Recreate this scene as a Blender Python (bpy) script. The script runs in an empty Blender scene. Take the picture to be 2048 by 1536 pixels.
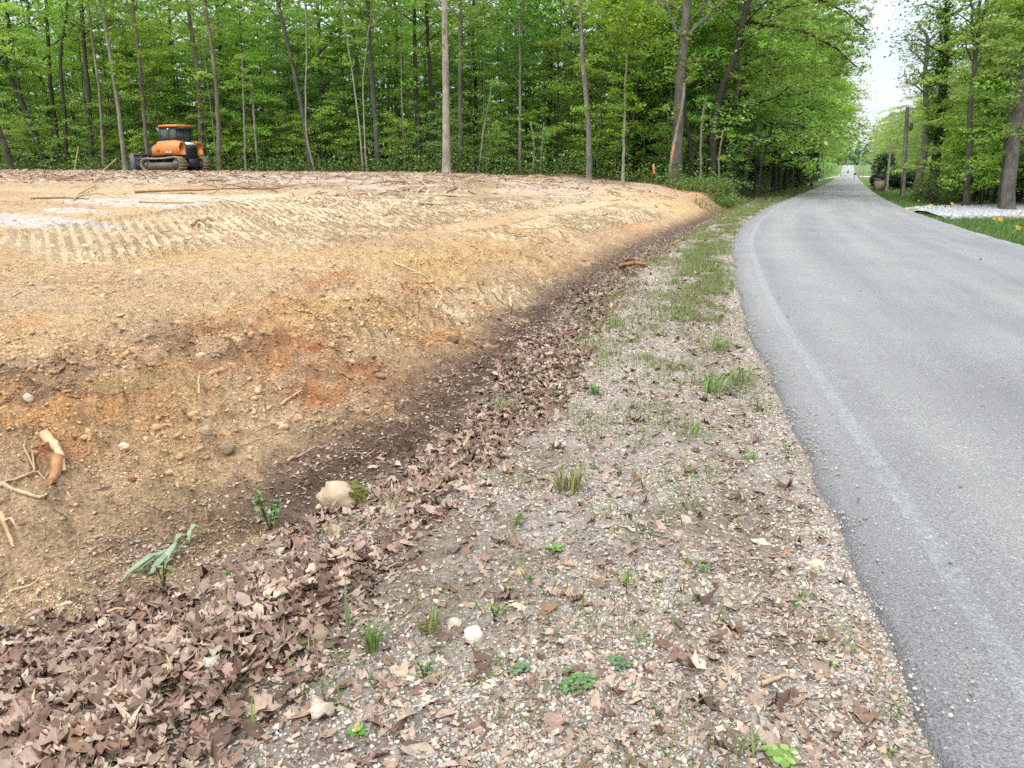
import bpy, math, random
import numpy as np
from mathutils import Vector, Matrix
R = math.radians
rng = np.random.default_rng(7)
random.seed(7)
scene = bpy.context.scene
col = scene.collection

# ------------------------------------------------------------------ camera
F = 1540.0                                   # focal length in pixels of the 2048 px wide frame
PITCH = math.atan(450 / F)
EYE = 1.6
cam_d = bpy.data.cameras.new("camera")
cam = bpy.data.objects.new("camera", cam_d)
col.objects.link(cam)
cam_d.sensor_width = 36.0
cam_d.lens = 36.0 * F / 2048.0
cam_d.clip_start = 0.05
cam_d.clip_end = 4000
cam.location = (0, 0, EYE)
cam.rotation_euler = (math.pi / 2 - PITCH, 0, 0)
scene.camera = cam

# ------------------------------------------------------------------ sky, sun, exposure
SUN_EL, SUN_AZ = R(52), R(215)
w = bpy.data.worlds.new("World")
scene.world = w
w.use_nodes = True
nt = w.node_tree
nt.nodes.clear()
N = lambda t: nt.nodes.new(t)
L = lambda a, b: nt.links.new(a, b)
sky = N("ShaderNodeTexSky"); sky.sky_type = 'NISHITA'; sky.sun_disc = False
sky.sun_elevation = SUN_EL; sky.sun_rotation = SUN_AZ
bg1 = N("ShaderNodeBackground"); bg1.inputs[1].default_value = 0.1
L(sky.outputs[0], bg1.inputs[0])
tc = N("ShaderNodeTexCoord")
sep = N("ShaderNodeSeparateXYZ"); L(tc.outputs["Generated"], sep.inputs[0])
mp = N("ShaderNodeMapping"); mp.inputs["Scale"].default_value = (1, 1, 3.2); L(tc.outputs["Generated"], mp.inputs[0])
nz = N("ShaderNodeTexNoise"); nz.inputs["Scale"].default_value = 2.6; nz.inputs["Detail"].default_value = 5
L(mp.outputs[0], nz.inputs["Vector"])
rmp = N("ShaderNodeValToRGB")
rmp.color_ramp.elements[0].position = 0.44; rmp.color_ramp.elements[0].color = (0.76, 0.85, 0.94, 1)
rmp.color_ramp.elements[1].position = 0.66; rmp.color_ramp.elements[1].color = (0.99, 0.99, 1.0, 1)
L(nz.outputs[0], rmp.inputs[0])
mr = N("ShaderNodeMapRange")                                   # overcast sky: brighter towards the zenith
mr.inputs["From Min"].default_value = 0.05; mr.inputs["From Max"].default_value = 0.95
mr.inputs["To Min"].default_value = 0.57; mr.inputs["To Max"].default_value = 2.3
L(sep.outputs[2], mr.inputs["Value"])
bg2 = N("ShaderNodeBackground"); L(rmp.outputs[0], bg2.inputs[0]); L(mr.outputs[0], bg2.inputs[1])
mx = N("ShaderNodeMixShader"); mx.inputs[0].default_value = 0.88
L(bg1.outputs[0], mx.inputs[1]); L(bg2.outputs[0], mx.inputs[2])
wo = N("ShaderNodeOutputWorld"); L(mx.outputs[0], wo.inputs[0])

sun_d = bpy.data.lights.new("sun", 'SUN')
sun_d.energy = 1.5; sun_d.angle = R(14); sun_d.color = (1, 0.96, 0.9)
sun = bpy.data.objects.new("sun", sun_d); col.objects.link(sun)
sdir = Vector((math.sin(SUN_AZ) * math.cos(SUN_EL), math.cos(SUN_AZ) * math.cos(SUN_EL), math.sin(SUN_EL)))
sun.rotation_euler = (-sdir).to_track_quat('-Z', 'Y').to_euler()
scene.view_settings.view_transform = 'Standard'
scene.view_settings.look = 'None'
scene.view_settings.exposure = 0.80
scene.view_settings.gamma = 1.0
scene.cycles.use_denoising = False
scene.cycles.max_bounces = 10
scene.cycles.diffuse_bounces = 7
scene.cycles.transmission_bounces = 8
scene.cycles.glossy_bounces = 2
scene.cycles.caustics_reflective = False
scene.cycles.caustics_refractive = False

# ------------------------------------------------------------------ helpers
def tag(o, label=None, cat=None, group=None, kind=None):
    if label: o['label'] = label
    if cat: o['category'] = cat
    if group: o['group'] = group
    if kind: o['kind'] = kind
    return o

def empty(name, loc, rz=0.0):
    o = bpy.data.objects.new(name, None); col.objects.link(o)
    o.location = loc; o.rotation_euler = (0, 0, rz); o.empty_display_size = 0.2
    return o

def lin(r, g, b, k=1.0):
    f = lambda c: ((c / 255 + 0.055) / 1.055) ** 2.4 if c > 10 else c / 255 / 12.92
    return np.array([f(r) * k, f(g) * k, f(b) * k])

class MB:
    """collects vertices, faces and vertex colours of ONE mesh"""
    def __init__(s): s.v = []; s.f = []; s.n = []; s.c = []; s.k = 0
    def add(s, verts, faces, color=None):
        verts = np.asarray(verts, float).reshape(-1, 3)
        for fc in faces: s.f.append(np.asarray(fc, np.int64) + s.k); s.n.append(np.array([len(fc)]))
        s.v.append(verts); s.k += len(verts)
        s.c.append(np.tile(np.asarray(color if color is not None else (1, 1, 1), float)[:3], (len(verts), 1)))
    def add_arr(s, verts, faces, color):
        color = np.asarray(color, float); color = color[None] if color.ndim == 1 else color
        """faces: (M,k) array"""
        faces = np.asarray(faces, np.int64)
        s.v.append(verts); s.f.append((faces + s.k).ravel()); s.n.append(np.full(len(faces), faces.shape[1])); s.k += len(verts)
        s.c.append(np.broadcast_to(color, (len(verts), 3)))
    def mesh(s, name, mat, smooth=False):
        me = bpy.data.meshes.new(name)
        v = np.concatenate(s.v); f = np.concatenate(s.f); n = np.concatenate(s.n); c = np.concatenate(s.c)
        me.vertices.add(len(v)); me.vertices.foreach_set("co", v.astype(np.float32).ravel())
        me.loops.add(len(f)); me.loops.foreach_set("vertex_index", f.astype(np.int32))
        me.polygons.add(len(n))
        st = np.concatenate([[0], np.cumsum(n)[:-1]])
        me.polygons.foreach_set("loop_start", st.astype(np.int32))
        me.polygons.foreach_set("loop_total", n.astype(np.int32))
        if smooth: me.polygons.foreach_set("use_smooth", np.ones(len(n), bool))
        a = me.color_attributes.new("Col", 'FLOAT_COLOR', 'POINT')
        cc = np.ones((len(v), 4), np.float32); cc[:, :3] = c
        a.data.foreach_set("color", cc.ravel())
        me.materials.append(mat)
        me.update(calc_edges=True)
        return me
    def build(s, name, mat, parent=None, smooth=False):
        o = bpy.data.objects.new(name, s.mesh(name, mat, smooth)); col.objects.link(o)
        if parent is not None: o.parent = parent
        return o
    # shapes
    def box(s, x0, x1, y0, y1, z0, z1, c=None, bev=0.0):
        if bev <= 0:
            v = [(x, y, z) for x in (x0, x1) for y in (y0, y1) for z in (z0, z1)]
            s.add(v, [(0, 1, 3, 2), (4, 6, 7, 5), (0, 4, 5, 1), (2, 3, 7, 6), (0, 2, 6, 4), (1, 5, 7, 3)], c)
        else:
            s.prism_xz([(x0 + bev, z0), (x1 - bev, z0), (x1, z0 + bev), (x1, z1 - bev), (x1 - bev, z1), (x0 + bev, z1), (x0, z1 - bev), (x0, z0 + bev)], y0, y1, c)
    def prism_xz(s, poly, y0, y1, c=None, inset=0.0):
        n = len(poly); v = [(x, y0, z) for x, z in poly] + [(x, y1, z) for x, z in poly]
        s.add(v, [tuple(range(n)), tuple(range(2 * n - 1, n - 1, -1))] + [(i, i + n, (i + 1) % n + n, (i + 1) % n) for i in range(n)], c)
    def prism_xy(s, poly, z0, z1, c=None):
        n = len(poly); v = [(x, y, z0) for x, y in poly] + [(x, y, z1) for x, y in poly]
        s.add(v, [tuple(range(n - 1, -1, -1)), tuple(range(n, 2 * n))] + [(i, (i + 1) % n, (i + 1) % n + n, i + n) for i in range(n)], c)
    def prism_yz(s, poly, x0, x1, c=None):
        n = len(poly); v = [(x0, y, z) for y, z in poly] + [(x1, y, z) for y, z in poly]
        s.add(v, [tuple(range(n)), tuple(range(2 * n - 1, n - 1, -1))] + [(i, i + n, (i + 1) % n + n, (i + 1) % n) for i in range(n)], c)
    def disc(s, x, z, r, y0, y1, n=20, c=None):
        s.prism_xz([(x + r * math.cos(2 * math.pi * i / n), z + r * math.sin(2 * math.pi * i / n)) for i in range(n)], y0, y1, c)
    def tube(s, pts, rad, n=7, c=None, jit=0.0, cap=True):
        pts = np.asarray(pts, float); m = len(pts)
        rad = np.broadcast_to(np.asarray(rad, float), (m,))
        t = np.gradient(pts, axis=0); t /= np.linalg.norm(t, axis=1)[:, None] + 1e-9
        ref = np.array([0, 0, 1.0]) if abs(t[0][2]) < 0.8 else np.array([1.0, 0, 0])
        V = []
        for i in range(m):
            a = np.cross(t[i], ref); a /= np.linalg.norm(a) + 1e-9; b = np.cross(t[i], a)
            for k in range(n):
                th = 2 * math.pi * k / n; r = rad[i] * (1 + (rng.uniform(-jit, jit) if jit else 0))
                V.append(pts[i] + r * (math.cos(th) * a + math.sin(th) * b))
        q = [(i * n + k, i * n + (k + 1) % n, (i + 1) * n + (k + 1) % n, (i + 1) * n + k) for i in range(m - 1) for k in range(n)]
        s.add_arr(np.array(V), np.array(q), np.asarray(c if c is not None else (1, 1, 1), float)[None, :3])
        if cap:
            e = np.array(V)
            s.add(e[:n], [tuple(range(n))], c); s.add(e[-n:], [tuple(range(n - 1, -1, -1))], c)

# value noise
_T = rng.random((256, 256))
def vnoise(x, y):
    xi = np.floor(x).astype(np.int64); yi = np.floor(y).astype(np.int64)
    fx = x - xi; fy = y - yi
    fx = fx * fx * (3 - 2 * fx); fy = fy * fy * (3 - 2 * fy)
    a = _T[xi & 255, yi & 255]; b = _T[(xi + 1) & 255, yi & 255]; c = _T[xi & 255, (yi + 1) & 255]; d = _T[(xi + 1) & 255, (yi + 1) & 255]
    return (a * (1 - fx) + b * fx) * (1 - fy) + (c * (1 - fx) + d * fx) * fy
def fbm(x, y, sc, oc=4, off=0.0):
    s = 0; a = 0.5; t = 0
    for i in range(oc):
        f = sc * 2.03 ** i
        s = s + a * vnoise(x * f + 17.3 * i + off, y * f + 9.1 * i - off * 1.7); t += a; a *= 0.5
    return s / t
def sstep(a, b, x):
    t = np.clip((x - a) / (b - a), 0, 1); return t * t * (3 - 2 * t)
def pchip(xs, ys):
    xs = np.array(xs, float); ys = np.array(ys, float)
    m = np.gradient(ys, xs)
    def fn(x):
        x = np.clip(x, xs[0], xs[-1]); i = np.clip(np.searchsorted(xs, x) - 1, 0, len(xs) - 2)
        h = xs[i + 1] - xs[i]; t = (x - xs[i]) / h
        return ((2 * t**3 - 3 * t**2 + 1) * ys[i] + (t**3 - 2 * t**2 + t) * h * m[i] + (-2 * t**3 + 3 * t**2) * ys[i + 1] + (t**3 - t**2) * h * m[i + 1])
    return fn
def dens(poly, step):
    """smooth polyline through points"""
    P = np.array(poly, float); d = np.concatenate([[0], np.cumsum(np.linalg.norm(np.diff(P, axis=0), axis=1))])
    fx = pchip(d, P[:, 0]); fy = pchip(d, P[:, 1])
    out = [0.0]
    while out[-1] < d[-1]:
        out.append(out[-1] + step * max(1.0, abs(fy(np.array([out[-1]]))[0]) / 12))
    out[-1] = d[-1]
    t = np.array(out)
    return np.stack([fx(t), fy(t)], 1)
def sdist(P, x, y):
    """signed distance (left positive), closest y, and arc length to a polyline"""
    best = np.full(x.shape, 1e9); sg = np.zeros(x.shape); yy = np.zeros(x.shape); ss = np.zeros(x.shape)
    arc = 0.0
    for i in range(len(P) - 1):
        ax, ay = P[i]; bx, by = P[i + 1]; dx, dy = bx - ax, by - ay; l2 = dx * dx + dy * dy; l = math.sqrt(l2)
        t = np.clip(((x - ax) * dx + (y - ay) * dy) / l2, 0, 1)
        ex = x - (ax + t * dx); ey = y - (ay + t * dy)
        d = np.hypot(ex, ey); m = d < best
        best = np.where(m, d, best)
        sg = np.where(m, np.sign(dx * (y - ay) - dy * (x - ax)), sg); yy = np.where(m, ay + t * dy, yy); ss = np.where(m, arc + t * l, ss)
        arc += l
    return best * sg, yy, ss

# ------------------------------------------------------------------ terrain: road edge, ditch, clearing
ROAD_W = 5.5
ROAD_EDGE = dens([(-6, -30), (-1.6, -13), (0.2, -4), (0.82, 0), (1.17, 1.73), (1.33, 2.5), (1.53, 3.45), (1.85, 5.08), (2.52, 8.39), (3.32, 11.58), (4.27, 15.08),
                  (6.13, 20.84), (9.18, 29.13), (15.61, 45.21), (30.0, 79.5), (45.5, 116), (124, 302), (187, 452), (300, 720)], 1.2)
DITCH = dens([(-12, -30), (-6.2, -10), (-3.4, 0.3), (-1.95, 2.4), (-1.2, 3.8), (-.56, 4.75), (-.1, 6.6), (.44, 8.8), (2.1, 14.4), (6.3, 26.3), (10.6, 38.5), (13.2, 45.8), (43, 117), (121.5, 303), (297, 722)], 1.4)
zr = pchip([-60, 0, 14, 20, 29, 45, 115, 200, 300, 380, 450, 520, 900], [0, 0, 0, -.1, -.3, -.65, -2.0, -3.0, -3.45, -3.2, -1.9, -2.2, -14])
FOREST = np.array([(-95, 62), (-60, 55), (-25, 52.5), (-4, 49.5), (7, 46.3), (9.6, 43), (10.6, 41.5)])   # edge of the woods
def forest_edge(x): return np.interp(x, FOREST[:, 0], FOREST[:, 1])

def fields(x, y):
    sL, yL, aL = sdist(ROAD_EDGE, x, y)
    sD, yD, aD = sdist(DITCH, x, y)
    return sL, yL, aL, sD, yD

def base_h(x, y, fl=None):
    sL, yL, aL, sD, yD = fl if fl is not None else fields(x, y)
    z0 = zr(yL)
    wl = np.clip(-sD, 0, None)
    shoulder = z0 - 0.30 * sstep(0.95, 0.0, wl) - 0.012 * np.clip(sL, 0, 3) - 0.02
    s = np.clip(sD, 0, None)
    pad = zr(yD) * 0.4 + 1.06 * (1 - np.exp(-(s / 7.6) ** 1.3))
    zd = z0 - 0.32 - 0.012 * np.clip(sL, 0, 3)
    lft = zd + (pad - zd) * sstep(0.0, 1.7, s)
    right_ = z0 - 0.03 + 0.012 * np.clip(-sL - ROAD_W, 0, 25) - 0.22 * sstep(0, 2.5, -sL - ROAD_W) * sstep(22, 45, yL)
    road = z0 - 0.07
    z = np.where(sD > 0, lft, shoulder)
    z = np.where(sL < 0, road, z)
    z = np.where(sL < -ROAD_W, right_, z)
    z = z + 13 * sstep(112, 230, y) * sstep(34, 70, sL) + 9 * sstep(112, 230, y) * sstep(45, 90, -sL - ROAD_W)
    bl = sstep(-0.12, 0.02, sL); z = np.where((sL < 0.02) & (sL > -0.12), road * (1 - bl) + (z0 - 0.02) * bl, z)
    return z

# dozer track marks pressed in the clay (world-space centre lines from the photo's layout)
def ray(px, py):
    u = (px - 1024) / F; v = (768 - py) / F
    return np.array([u, math.cos(PITCH) + v * math.sin(PITCH), -math.sin(PITCH) + v * math.cos(PITCH)])
def ground(px, py):
    """where the sight line of a pixel meets the terrain"""
    d = ray(px, py)
    t = np.exp(np.linspace(math.log(1.2), math.log(600), 2600))
    X, Y, Z = d[0] * t, d[1] * t, EYE + d[2] * t
    h = base_h(X, Y)
    i = np.argmax(Z <= h)
    if Z[i] > h[i]: i = len(t) - 1
    i = max(i, 1)
    a = (Z[i - 1] - h[i - 1]); b = (h[i] - Z[i]); k = a / (a + b + 1e-9)
    tt = t[i - 1] * (1 - k) + t[i] * k
    return np.array([d[0] * tt, d[1] * tt, EYE + d[2] * tt])
def at_depth(px, py, y):
    d = ray(px, py); t = y / d[1]
    return np.array([d[0] * t, y, EYE + d[2] * t])

TRACKS = [[(-60, 492), (195, 472), (351, 449), (508, 425), (703, 400), (900, 384)],
          [(60, 536), (250, 505), (420, 478), (560, 462)],
          [(430, 494), (625, 465), (781, 437), (960, 412), (1180, 392)],
          [(330, 460), (560, 437), (760, 412), (930, 396)],
          [(600, 706), (850, 625), (1050, 592), (1210, 545), (1330, 480)],
          [(960, 480), (1130, 447), (1300, 412)]]
TRACK_LINES = [dens([ground(*p)[:2] for p in T], 0.6) for T in TRACKS]
TRACK_W = [1.15, 0.55, 1.1, 0.6, 0.34, 0.8]
TRACK_P = [.16, .15, .20, .19, .15, .19]      # spacing of the pressed bars
def bar_phase(x, y, p): return (.86 * x + .51 * y) / p
def track_relief(x, y, sD):
    out = np.zeros(x.shape)
    if not np.any((y > 5) & (y < 34) & (sD > .2)): return out
    for P, tw, tp in zip(TRACK_LINES, TRACK_W, TRACK_P):
        m = np.where((x > P[:, 0].min() - 2) & (x < P[:, 0].max() + 2) & (y > P[:, 1].min() - 2) & (y < P[:, 1].max() + 2) & (sD > .2))[0]
        if len(m) == 0: continue
        d, _, s = sdist(P, x[m], y[m])
        ins = sstep(tw + .06, tw - .08, np.abs(d)) * sstep(0, 1, s) * sstep(0, 1, s.max() - s)
        rid = np.sin(2 * math.pi * bar_phase(x[m], y[m], tp))
        k = ins * sstep(.30, .48, fbm(x[m], y[m], .8, 2, 5.5)) * (sstep(-.3, .5, rid) - .75) * (.05 if tw > .4 else .035)
        out[m] = np.where(np.abs(k) > np.abs(out[m]), k, out[m])
    return out

SC = 0.80          # photograph's sunlit colour -> base colour
C_TAN = lin(209, 180, 143, SC); C_TAN2 = lin(195, 164, 128, SC); C_YEL = lin(210, 177, 126, SC); C_CHIP = lin(196, 176, 158, SC)
C_ORG = lin(204, 153, 101, SC); C_RED = lin(172, 112, 74, SC); C_BRN = lin(140, 112, 88, SC); C_HUM = lin(102, 80, 67, SC); C_LIT = lin(160, 146, 130, SC)
C_GRV = lin(186, 176, 164, SC); C_PALE = lin(216, 203, 190, SC); C_CLAY = lin(234, 210, 172, SC); C_GRN = lin(104, 122, 66, SC); C_FLOOR = lin(84, 82, 52, SC)
C_LAWN = lin(92, 126, 58, SC)

BLOBS = []   # (x, y, rx, ry, colour, strength, noise-scale)
def blob(px, py, rx, ry, c, s=1.0, ns=3.0):
    g = ground(px, py); BLOBS.append((g[0], g[1], rx, ry, c, s, ns))
for a in [(480, 655, .55, .5, C_ORG, .9), (560, 690, .75, .5, C_RED, .75), (665, 712, .4, .3, C_RED, .8), (600, 740, .35, .3, C_ORG, .9), (800, 605, .5, .7, C_RED, .75), (760, 640, .4, .4, C_ORG, .8), (860, 570, .6, .8, C_ORG, .6),
          (60, 820, .55, .28, C_ORG, 1.0), (200, 800, .5, .25, C_ORG, .9), (300, 770, .5, .3, C_YEL, .9), (30, 870, .4, .2, C_ORG, .9), (330, 720, .5, .35, C_ORG, .6), (110, 940, .13, .14, C_RED, 1.1), (400, 690, .6, .4, C_BRN, .8), (60, 780, .6, .28, C_BRN, .8), (200, 740, .5, .35, C_BRN, .55),
          (620, 780, .35, .3, C_RED, .7), (700, 630, .6, .6, C_YEL, .7), (540, 610, .8, .8, C_YEL, .5), (300, 600, 1.2, 1.2, C_TAN2, .5), (850, 520, 1.2, 1.6, C_YEL, .7), (1060, 470, 1.2, 2.4, C_YEL, .7), (1340, 408, 2.2, 5, C_YEL, .9), (1240, 430, 1.2, 3, C_ORG, .55), (1400, 398, 1.2, 5, C_ORG, .8), (1120, 395, 3.5, 5, C_CLAY, .5), (950, 440, 2.5, 3, C_TAN2, .5),
          (620, 860, .5, .35, C_TAN, .6), (900, 690, .5, .4, C_ORG, .6), (1010, 650, .3, .5, C_ORG, .45), (960, 615, .5, .6, C_TAN, .8), (740, 560, .8, .8, C_TAN, .5),
          (60, 438, 1.5, .42, C_PALE, 1.15), (-40, 442, 1.2, .4, C_PALE, 1.1), (270, 409, 1.3, .8, C_PALE, 1.1), (420, 402, 1.6, .7, C_PALE, .95), (160, 424, .7, .4, C_PALE, .8), (560, 400, 2.2, 1.2, C_CLAY, .7), (740, 405, 2.4, 1.6, C_CLAY, .7),
          (40, 650, .35, .25, C_ORG, .5), (120, 560, 1.0, .5, C_TAN2, .6), (100, 1040, .5, .3, C_TAN2, .7), (60, 1180, .35, .22, C_TAN, .9), (250, 1130, .25, .2, C_TAN, .7)]:
    blob(*a)
PUDDLE = [(b[0], b[1], b[2], b[3]) for b in BLOBS if b[4] is C_PALE]

def litter_density(x, y, fl):
    """dead leaves: thick in and right of the ditch, thin on the shoulder"""
    sL, yL, aL, sD, yD = fl
    wr = 0.66 + 0.55 * np.clip((4 - y) / 2.4, 0, 1)
    wl = 0.02 + 0.25 * sstep(5.6, 8, y) - 0.2 * sstep(9, 13, y) + .30 * sstep(3.4, 2.3, y)
    d = sstep(-wr - 0.3, -wr + 0.25, sD) * sstep(wl + 0.3, wl - 0.25, sD)
    n = fbm(x, y, 1.6, 3, 3.3)
    d = d * (0.25 + 0.75 * sstep(0.33, 0.52, n + 0.15 * sstep(4, 2, y)))
    d = d * (1 - 0.8 * np.exp(-((sD - 0.28) / 0.34) ** 2) * sstep(3.4, 4.2, y))       # bare dark soil down the ditch
    d = d * np.where(y > 7, 0.75, 1) * sstep(46, 20, y)
    sparse = 0.055 * sstep(0.0, 0.2, sL) * (sD < 0) * sstep(30, 8, y) * (0.3 + 1.2 * fbm(x, y, 2.2, 2, 8.8))
    return np.clip(np.maximum(d, sparse), 0, 1) * (sL > 0.02)

def height(x, y, fl=None):
    if fl is None: fl = fields(x, y)
    sL, yL, aL, sD, yD = fl
    z = base_h(x, y, fl)
    onroad = (sL < 0.0) & (sL > -ROAD_W)
    fieldm = sstep(0.3, 1.2, sD) * (y < forest_edge(x) + 1)
    near = 1 / (1 + np.clip(np.hypot(x, y) - 14, 0, None) / 14)
    bank = np.exp(-((sD - 1.7) / 1.3) ** 2) * (y < 16) * (y > 0)
    n1 = fbm(x, y, 0.35, 3, 1.1) - .5; n2 = fbm(x, y, 2.3, 4, 5.2) - .5; n3 = fbm(x, y, 9.0, 3, 2.2); n4 = fbm(x, y, 26.0, 2, 4.4)
    n3s = np.clip(n3 - .52, 0, None); n4s = np.clip(n4 - .55, 0, None)
    add = fieldm * (0.16 * n1 + 0.05 * n2 + near * (0.09 * n3s + 0.04 * n4s)) + bank * (0.08 * n2 + 0.22 * n3s + 0.07 * n4s)
    sh = sstep(0.0, 0.15, sL) * (1 - fieldm)
    add = add + sh * (0.05 * n2 + 0.06 * n3s + near * 0.03 * n4s)
    add = add + (sL < -ROAD_W - .1) * 0.05 * n2
    forest = (y > forest_edge(x)) & (sD > 0)
    add = add + forest * (0.35 * n1 + 0.1 * n2)
    # the little spoil ridge at the corner of the clearing
    cx, cy = 9.0, 38.0
    add = add + fieldm * track_relief(x, y, sD)
    return z + np.where(onroad, 0, add)

def ground_colour(x, y, fl):
    sL, yL, aL, sD, yD = fl
    r = np.hypot(x, y)
    n1 = fbm(x, y, 0.5, 4, 1.7)[:, None]; n2 = fbm(x, y, 2.6, 4, 6.1)[:, None]; n3 = fbm(x, y, 14, 3, 2.9)[:, None]
    mix = lambda a, b, t: a * (1 - t) + b * t
    c = mix(C_TAN2[None], C_TAN[None], sstep(.35, .65, n1))
    c = mix(c, C_YEL[None], 0.55 * sstep(.45, .7, fbm(x, y, 0.9, 3, 4.2)[:, None]))
    far = sstep(17, 27, y)[:, None]
    chip = mix(C_CHIP[None], lin(168, 140, 112, SC)[None], sstep(.42, .62, fbm(x, y * .5, 0.7, 4, 9.9)[:, None]))
    left = sstep(9, -1, x - (y - 34) * .3)[:, None]
    c = mix(c, chip, far * (0.35 + .65 * left))
    # near clods: brown broken soil
    nb = (sstep(7.5, 4.0, y) * sstep(.3, 2.0, sD))[:, None]
    c = mix(c, mix(C_BRN, C_TAN2, .55)[None], nb * .2 * sstep(.35, .6, n2))
    edge = np.exp(-((sD - .75) / .75) ** 2)[:, None] * sstep(40, 5, y)[:, None]
    c = mix(c, mix(C_BRN, C_TAN2, .35)[None], edge * sstep(.3, .6, n2) * .35)
    lip = np.exp(-((sD - 2.0 - .25 * np.sin(y * .9)) / .34) ** 2) * sstep(15, 10, y) * sstep(1, 3, y)
    lipn = fbm(x, y, 1.5, 4, 12.3); lipf = fbm(x * 1.0, y, 6.5, 3, 4.7)
    c = mix(c, C_ORG[None], (lip * sstep(.34, .54, lipn) * .7)[:, None])
    c = mix(c, C_RED[None], (lip * sstep(.50, .66, .6 * lipn + .4 * lipf) * .85)[:, None])
    for bx, by, rx, ry, bc, st, ns in BLOBS:
        q = ((x - bx) / rx) ** 2 + ((y - by) / ry) ** 2
        m = np.where(q < 9)[0]
        if len(m) == 0: continue
        ac_, al_ = x[m] * .95 - y[m] * .3, x[m] * .3 + y[m] * .95
        nn = .62 * fbm(ac_ * 1.7, al_ * .6, 1.5 / max(rx, .25), 4, bx) + .38 * fbm(ac_, al_ * .5, 9, 3, by)
        if bc is C_PALE: t = .9 * sstep(.26, .62, np.exp(-q[m] * .8) * (0.55 + 0.9 * nn) * st)
        else: t = np.clip(np.exp(-q[m]) * sstep(.36, .58, nn) * st * 1.3, 0, 1)
        c[m] = mix(c[m], bc[None], t[:, None])
    for P, tw in zip(TRACK_LINES, TRACK_W):
        m = np.where((np.abs(x - P[:, 0].mean()) < 14) & (np.abs(y - P[:, 1].mean()) < 22) & (sD > .2))[0]
        d, _, s = sdist(P, x[m], y[m])
        inside = sstep(tw, tw * .75, np.abs(d)) * sstep(0, .8, s) * sstep(0, .8, s.max() - s)
        strength = .75 if y[m].mean() > 9 else .25
        c[m] = mix(c[m], C_CLAY[None], (inside * strength * sstep(.3, .55, fbm(x[m], y[m], 1.1, 3, 7.7)))[:, None])
    # ditch humus and leaf mould
    hum = sstep(1.0, .25, sD) * sstep(-.35, -.1, sD) * sstep(60, 25, y)
    c = mix(c, C_HUM[None], (hum * sstep(.36, .50, .6 * fbm(x, y, 3.0, 4, 2.5) + .4 * fbm(x, y, 9.0, 3, 8.5) + .15 * np.exp(-((sD - .3) / .3) ** 2)) * sstep(2.4, 4.4, y))[:, None])
    sh = sstep(.25, -.2, sD) * (sL > -.2)
    shc = mix(C_LIT[None], C_GRV[None], sstep(.38, .62, (.5 * fbm(x, y, 1.4, 4, 3.9) + .5 * fbm(x, y, 6.0, 3, 5.9))[:, None] + .25 * np.exp(-((sL - 1.0) / .55) ** 2)[:, None] + .30 * np.exp(-(sL / .22) ** 2)[:, None] - .1))
    gr = np.exp(-((sL - .5) / .35) ** 2) * sstep(4, 9, y)
    shc = mix(shc, mix(C_GRN, C_LIT, .35)[None], (gr * sstep(.38, .6, fbm(x, y, 2.5, 3, 5.9)) * .85)[:, None])
    shc = mix(shc, mix(C_LIT, C_HUM, .95)[None], np.clip(1.25 * litter_density(x, y, fl), 0, 1)[:, None] * .9)
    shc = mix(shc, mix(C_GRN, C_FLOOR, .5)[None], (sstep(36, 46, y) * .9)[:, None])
    c = mix(c, shc, (sh)[:, None])
    # woods floor
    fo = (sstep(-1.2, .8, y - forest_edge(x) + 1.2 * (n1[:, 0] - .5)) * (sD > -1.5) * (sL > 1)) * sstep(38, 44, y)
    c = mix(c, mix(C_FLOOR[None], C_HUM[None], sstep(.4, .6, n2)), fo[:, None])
    # right-hand verge and everything beyond the road
    lawn = mix(C_LAWN[None], lin(120, 130, 70, SC)[None], sstep(.4, .65, n1))
    c = mix(c, lawn, (sL < -ROAD_W)[:, None] * 1.0)
    farg = sstep(90, 140, y)[:, None]
    c = mix(c, mix(C_LAWN, C_GRN, .4)[None], farg * (np.abs(sL) > .0)[:, None])
    return c * (0.8 + .4 * n3)

# polar sheet round the viewer, fine where the photo looks, out to the horizon
th_f = np.linspace(R(-39), R(39), 960)
th_c = np.linspace(R(39), R(321), 72)[1:-1]
th = np.concatenate([th_f, th_c])
r1 = np.array([0.25, .6, .9])
r2 = np.exp(np.linspace(math.log(1.2), math.log(420), 800))
r3 = np.exp(np.linspace(math.log(440), math.log(2500), 24))
rr = np.concatenate([r1, r2, r3])
TH, RR = np.meshgrid(th, rr)
gx = (RR * np.sin(TH)).ravel(); gy = (RR * np.cos(TH)).ravel()
FL = fields(gx, gy)
gz = height(gx, gy, FL)
gz = gz + np.where((RR.ravel() > 900), (RR.ravel() - 900) * 0.0, 0)
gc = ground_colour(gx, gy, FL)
nT, nR = len(th), len(rr)
idx = np.arange(nT * nR).reshape(nR, nT)
a = idx[:-1, :]; b = np.roll(idx, -1, 1)[:-1, :]; c_ = np.roll(idx, -1, 1)[1:, :]; d_ = idx[1:, :]
gq = np.stack([a, d_, c_, b], -1).reshape(-1, 4)[:, ::-1]
gv = np.stack([gx, gy, gz], 1)

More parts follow.
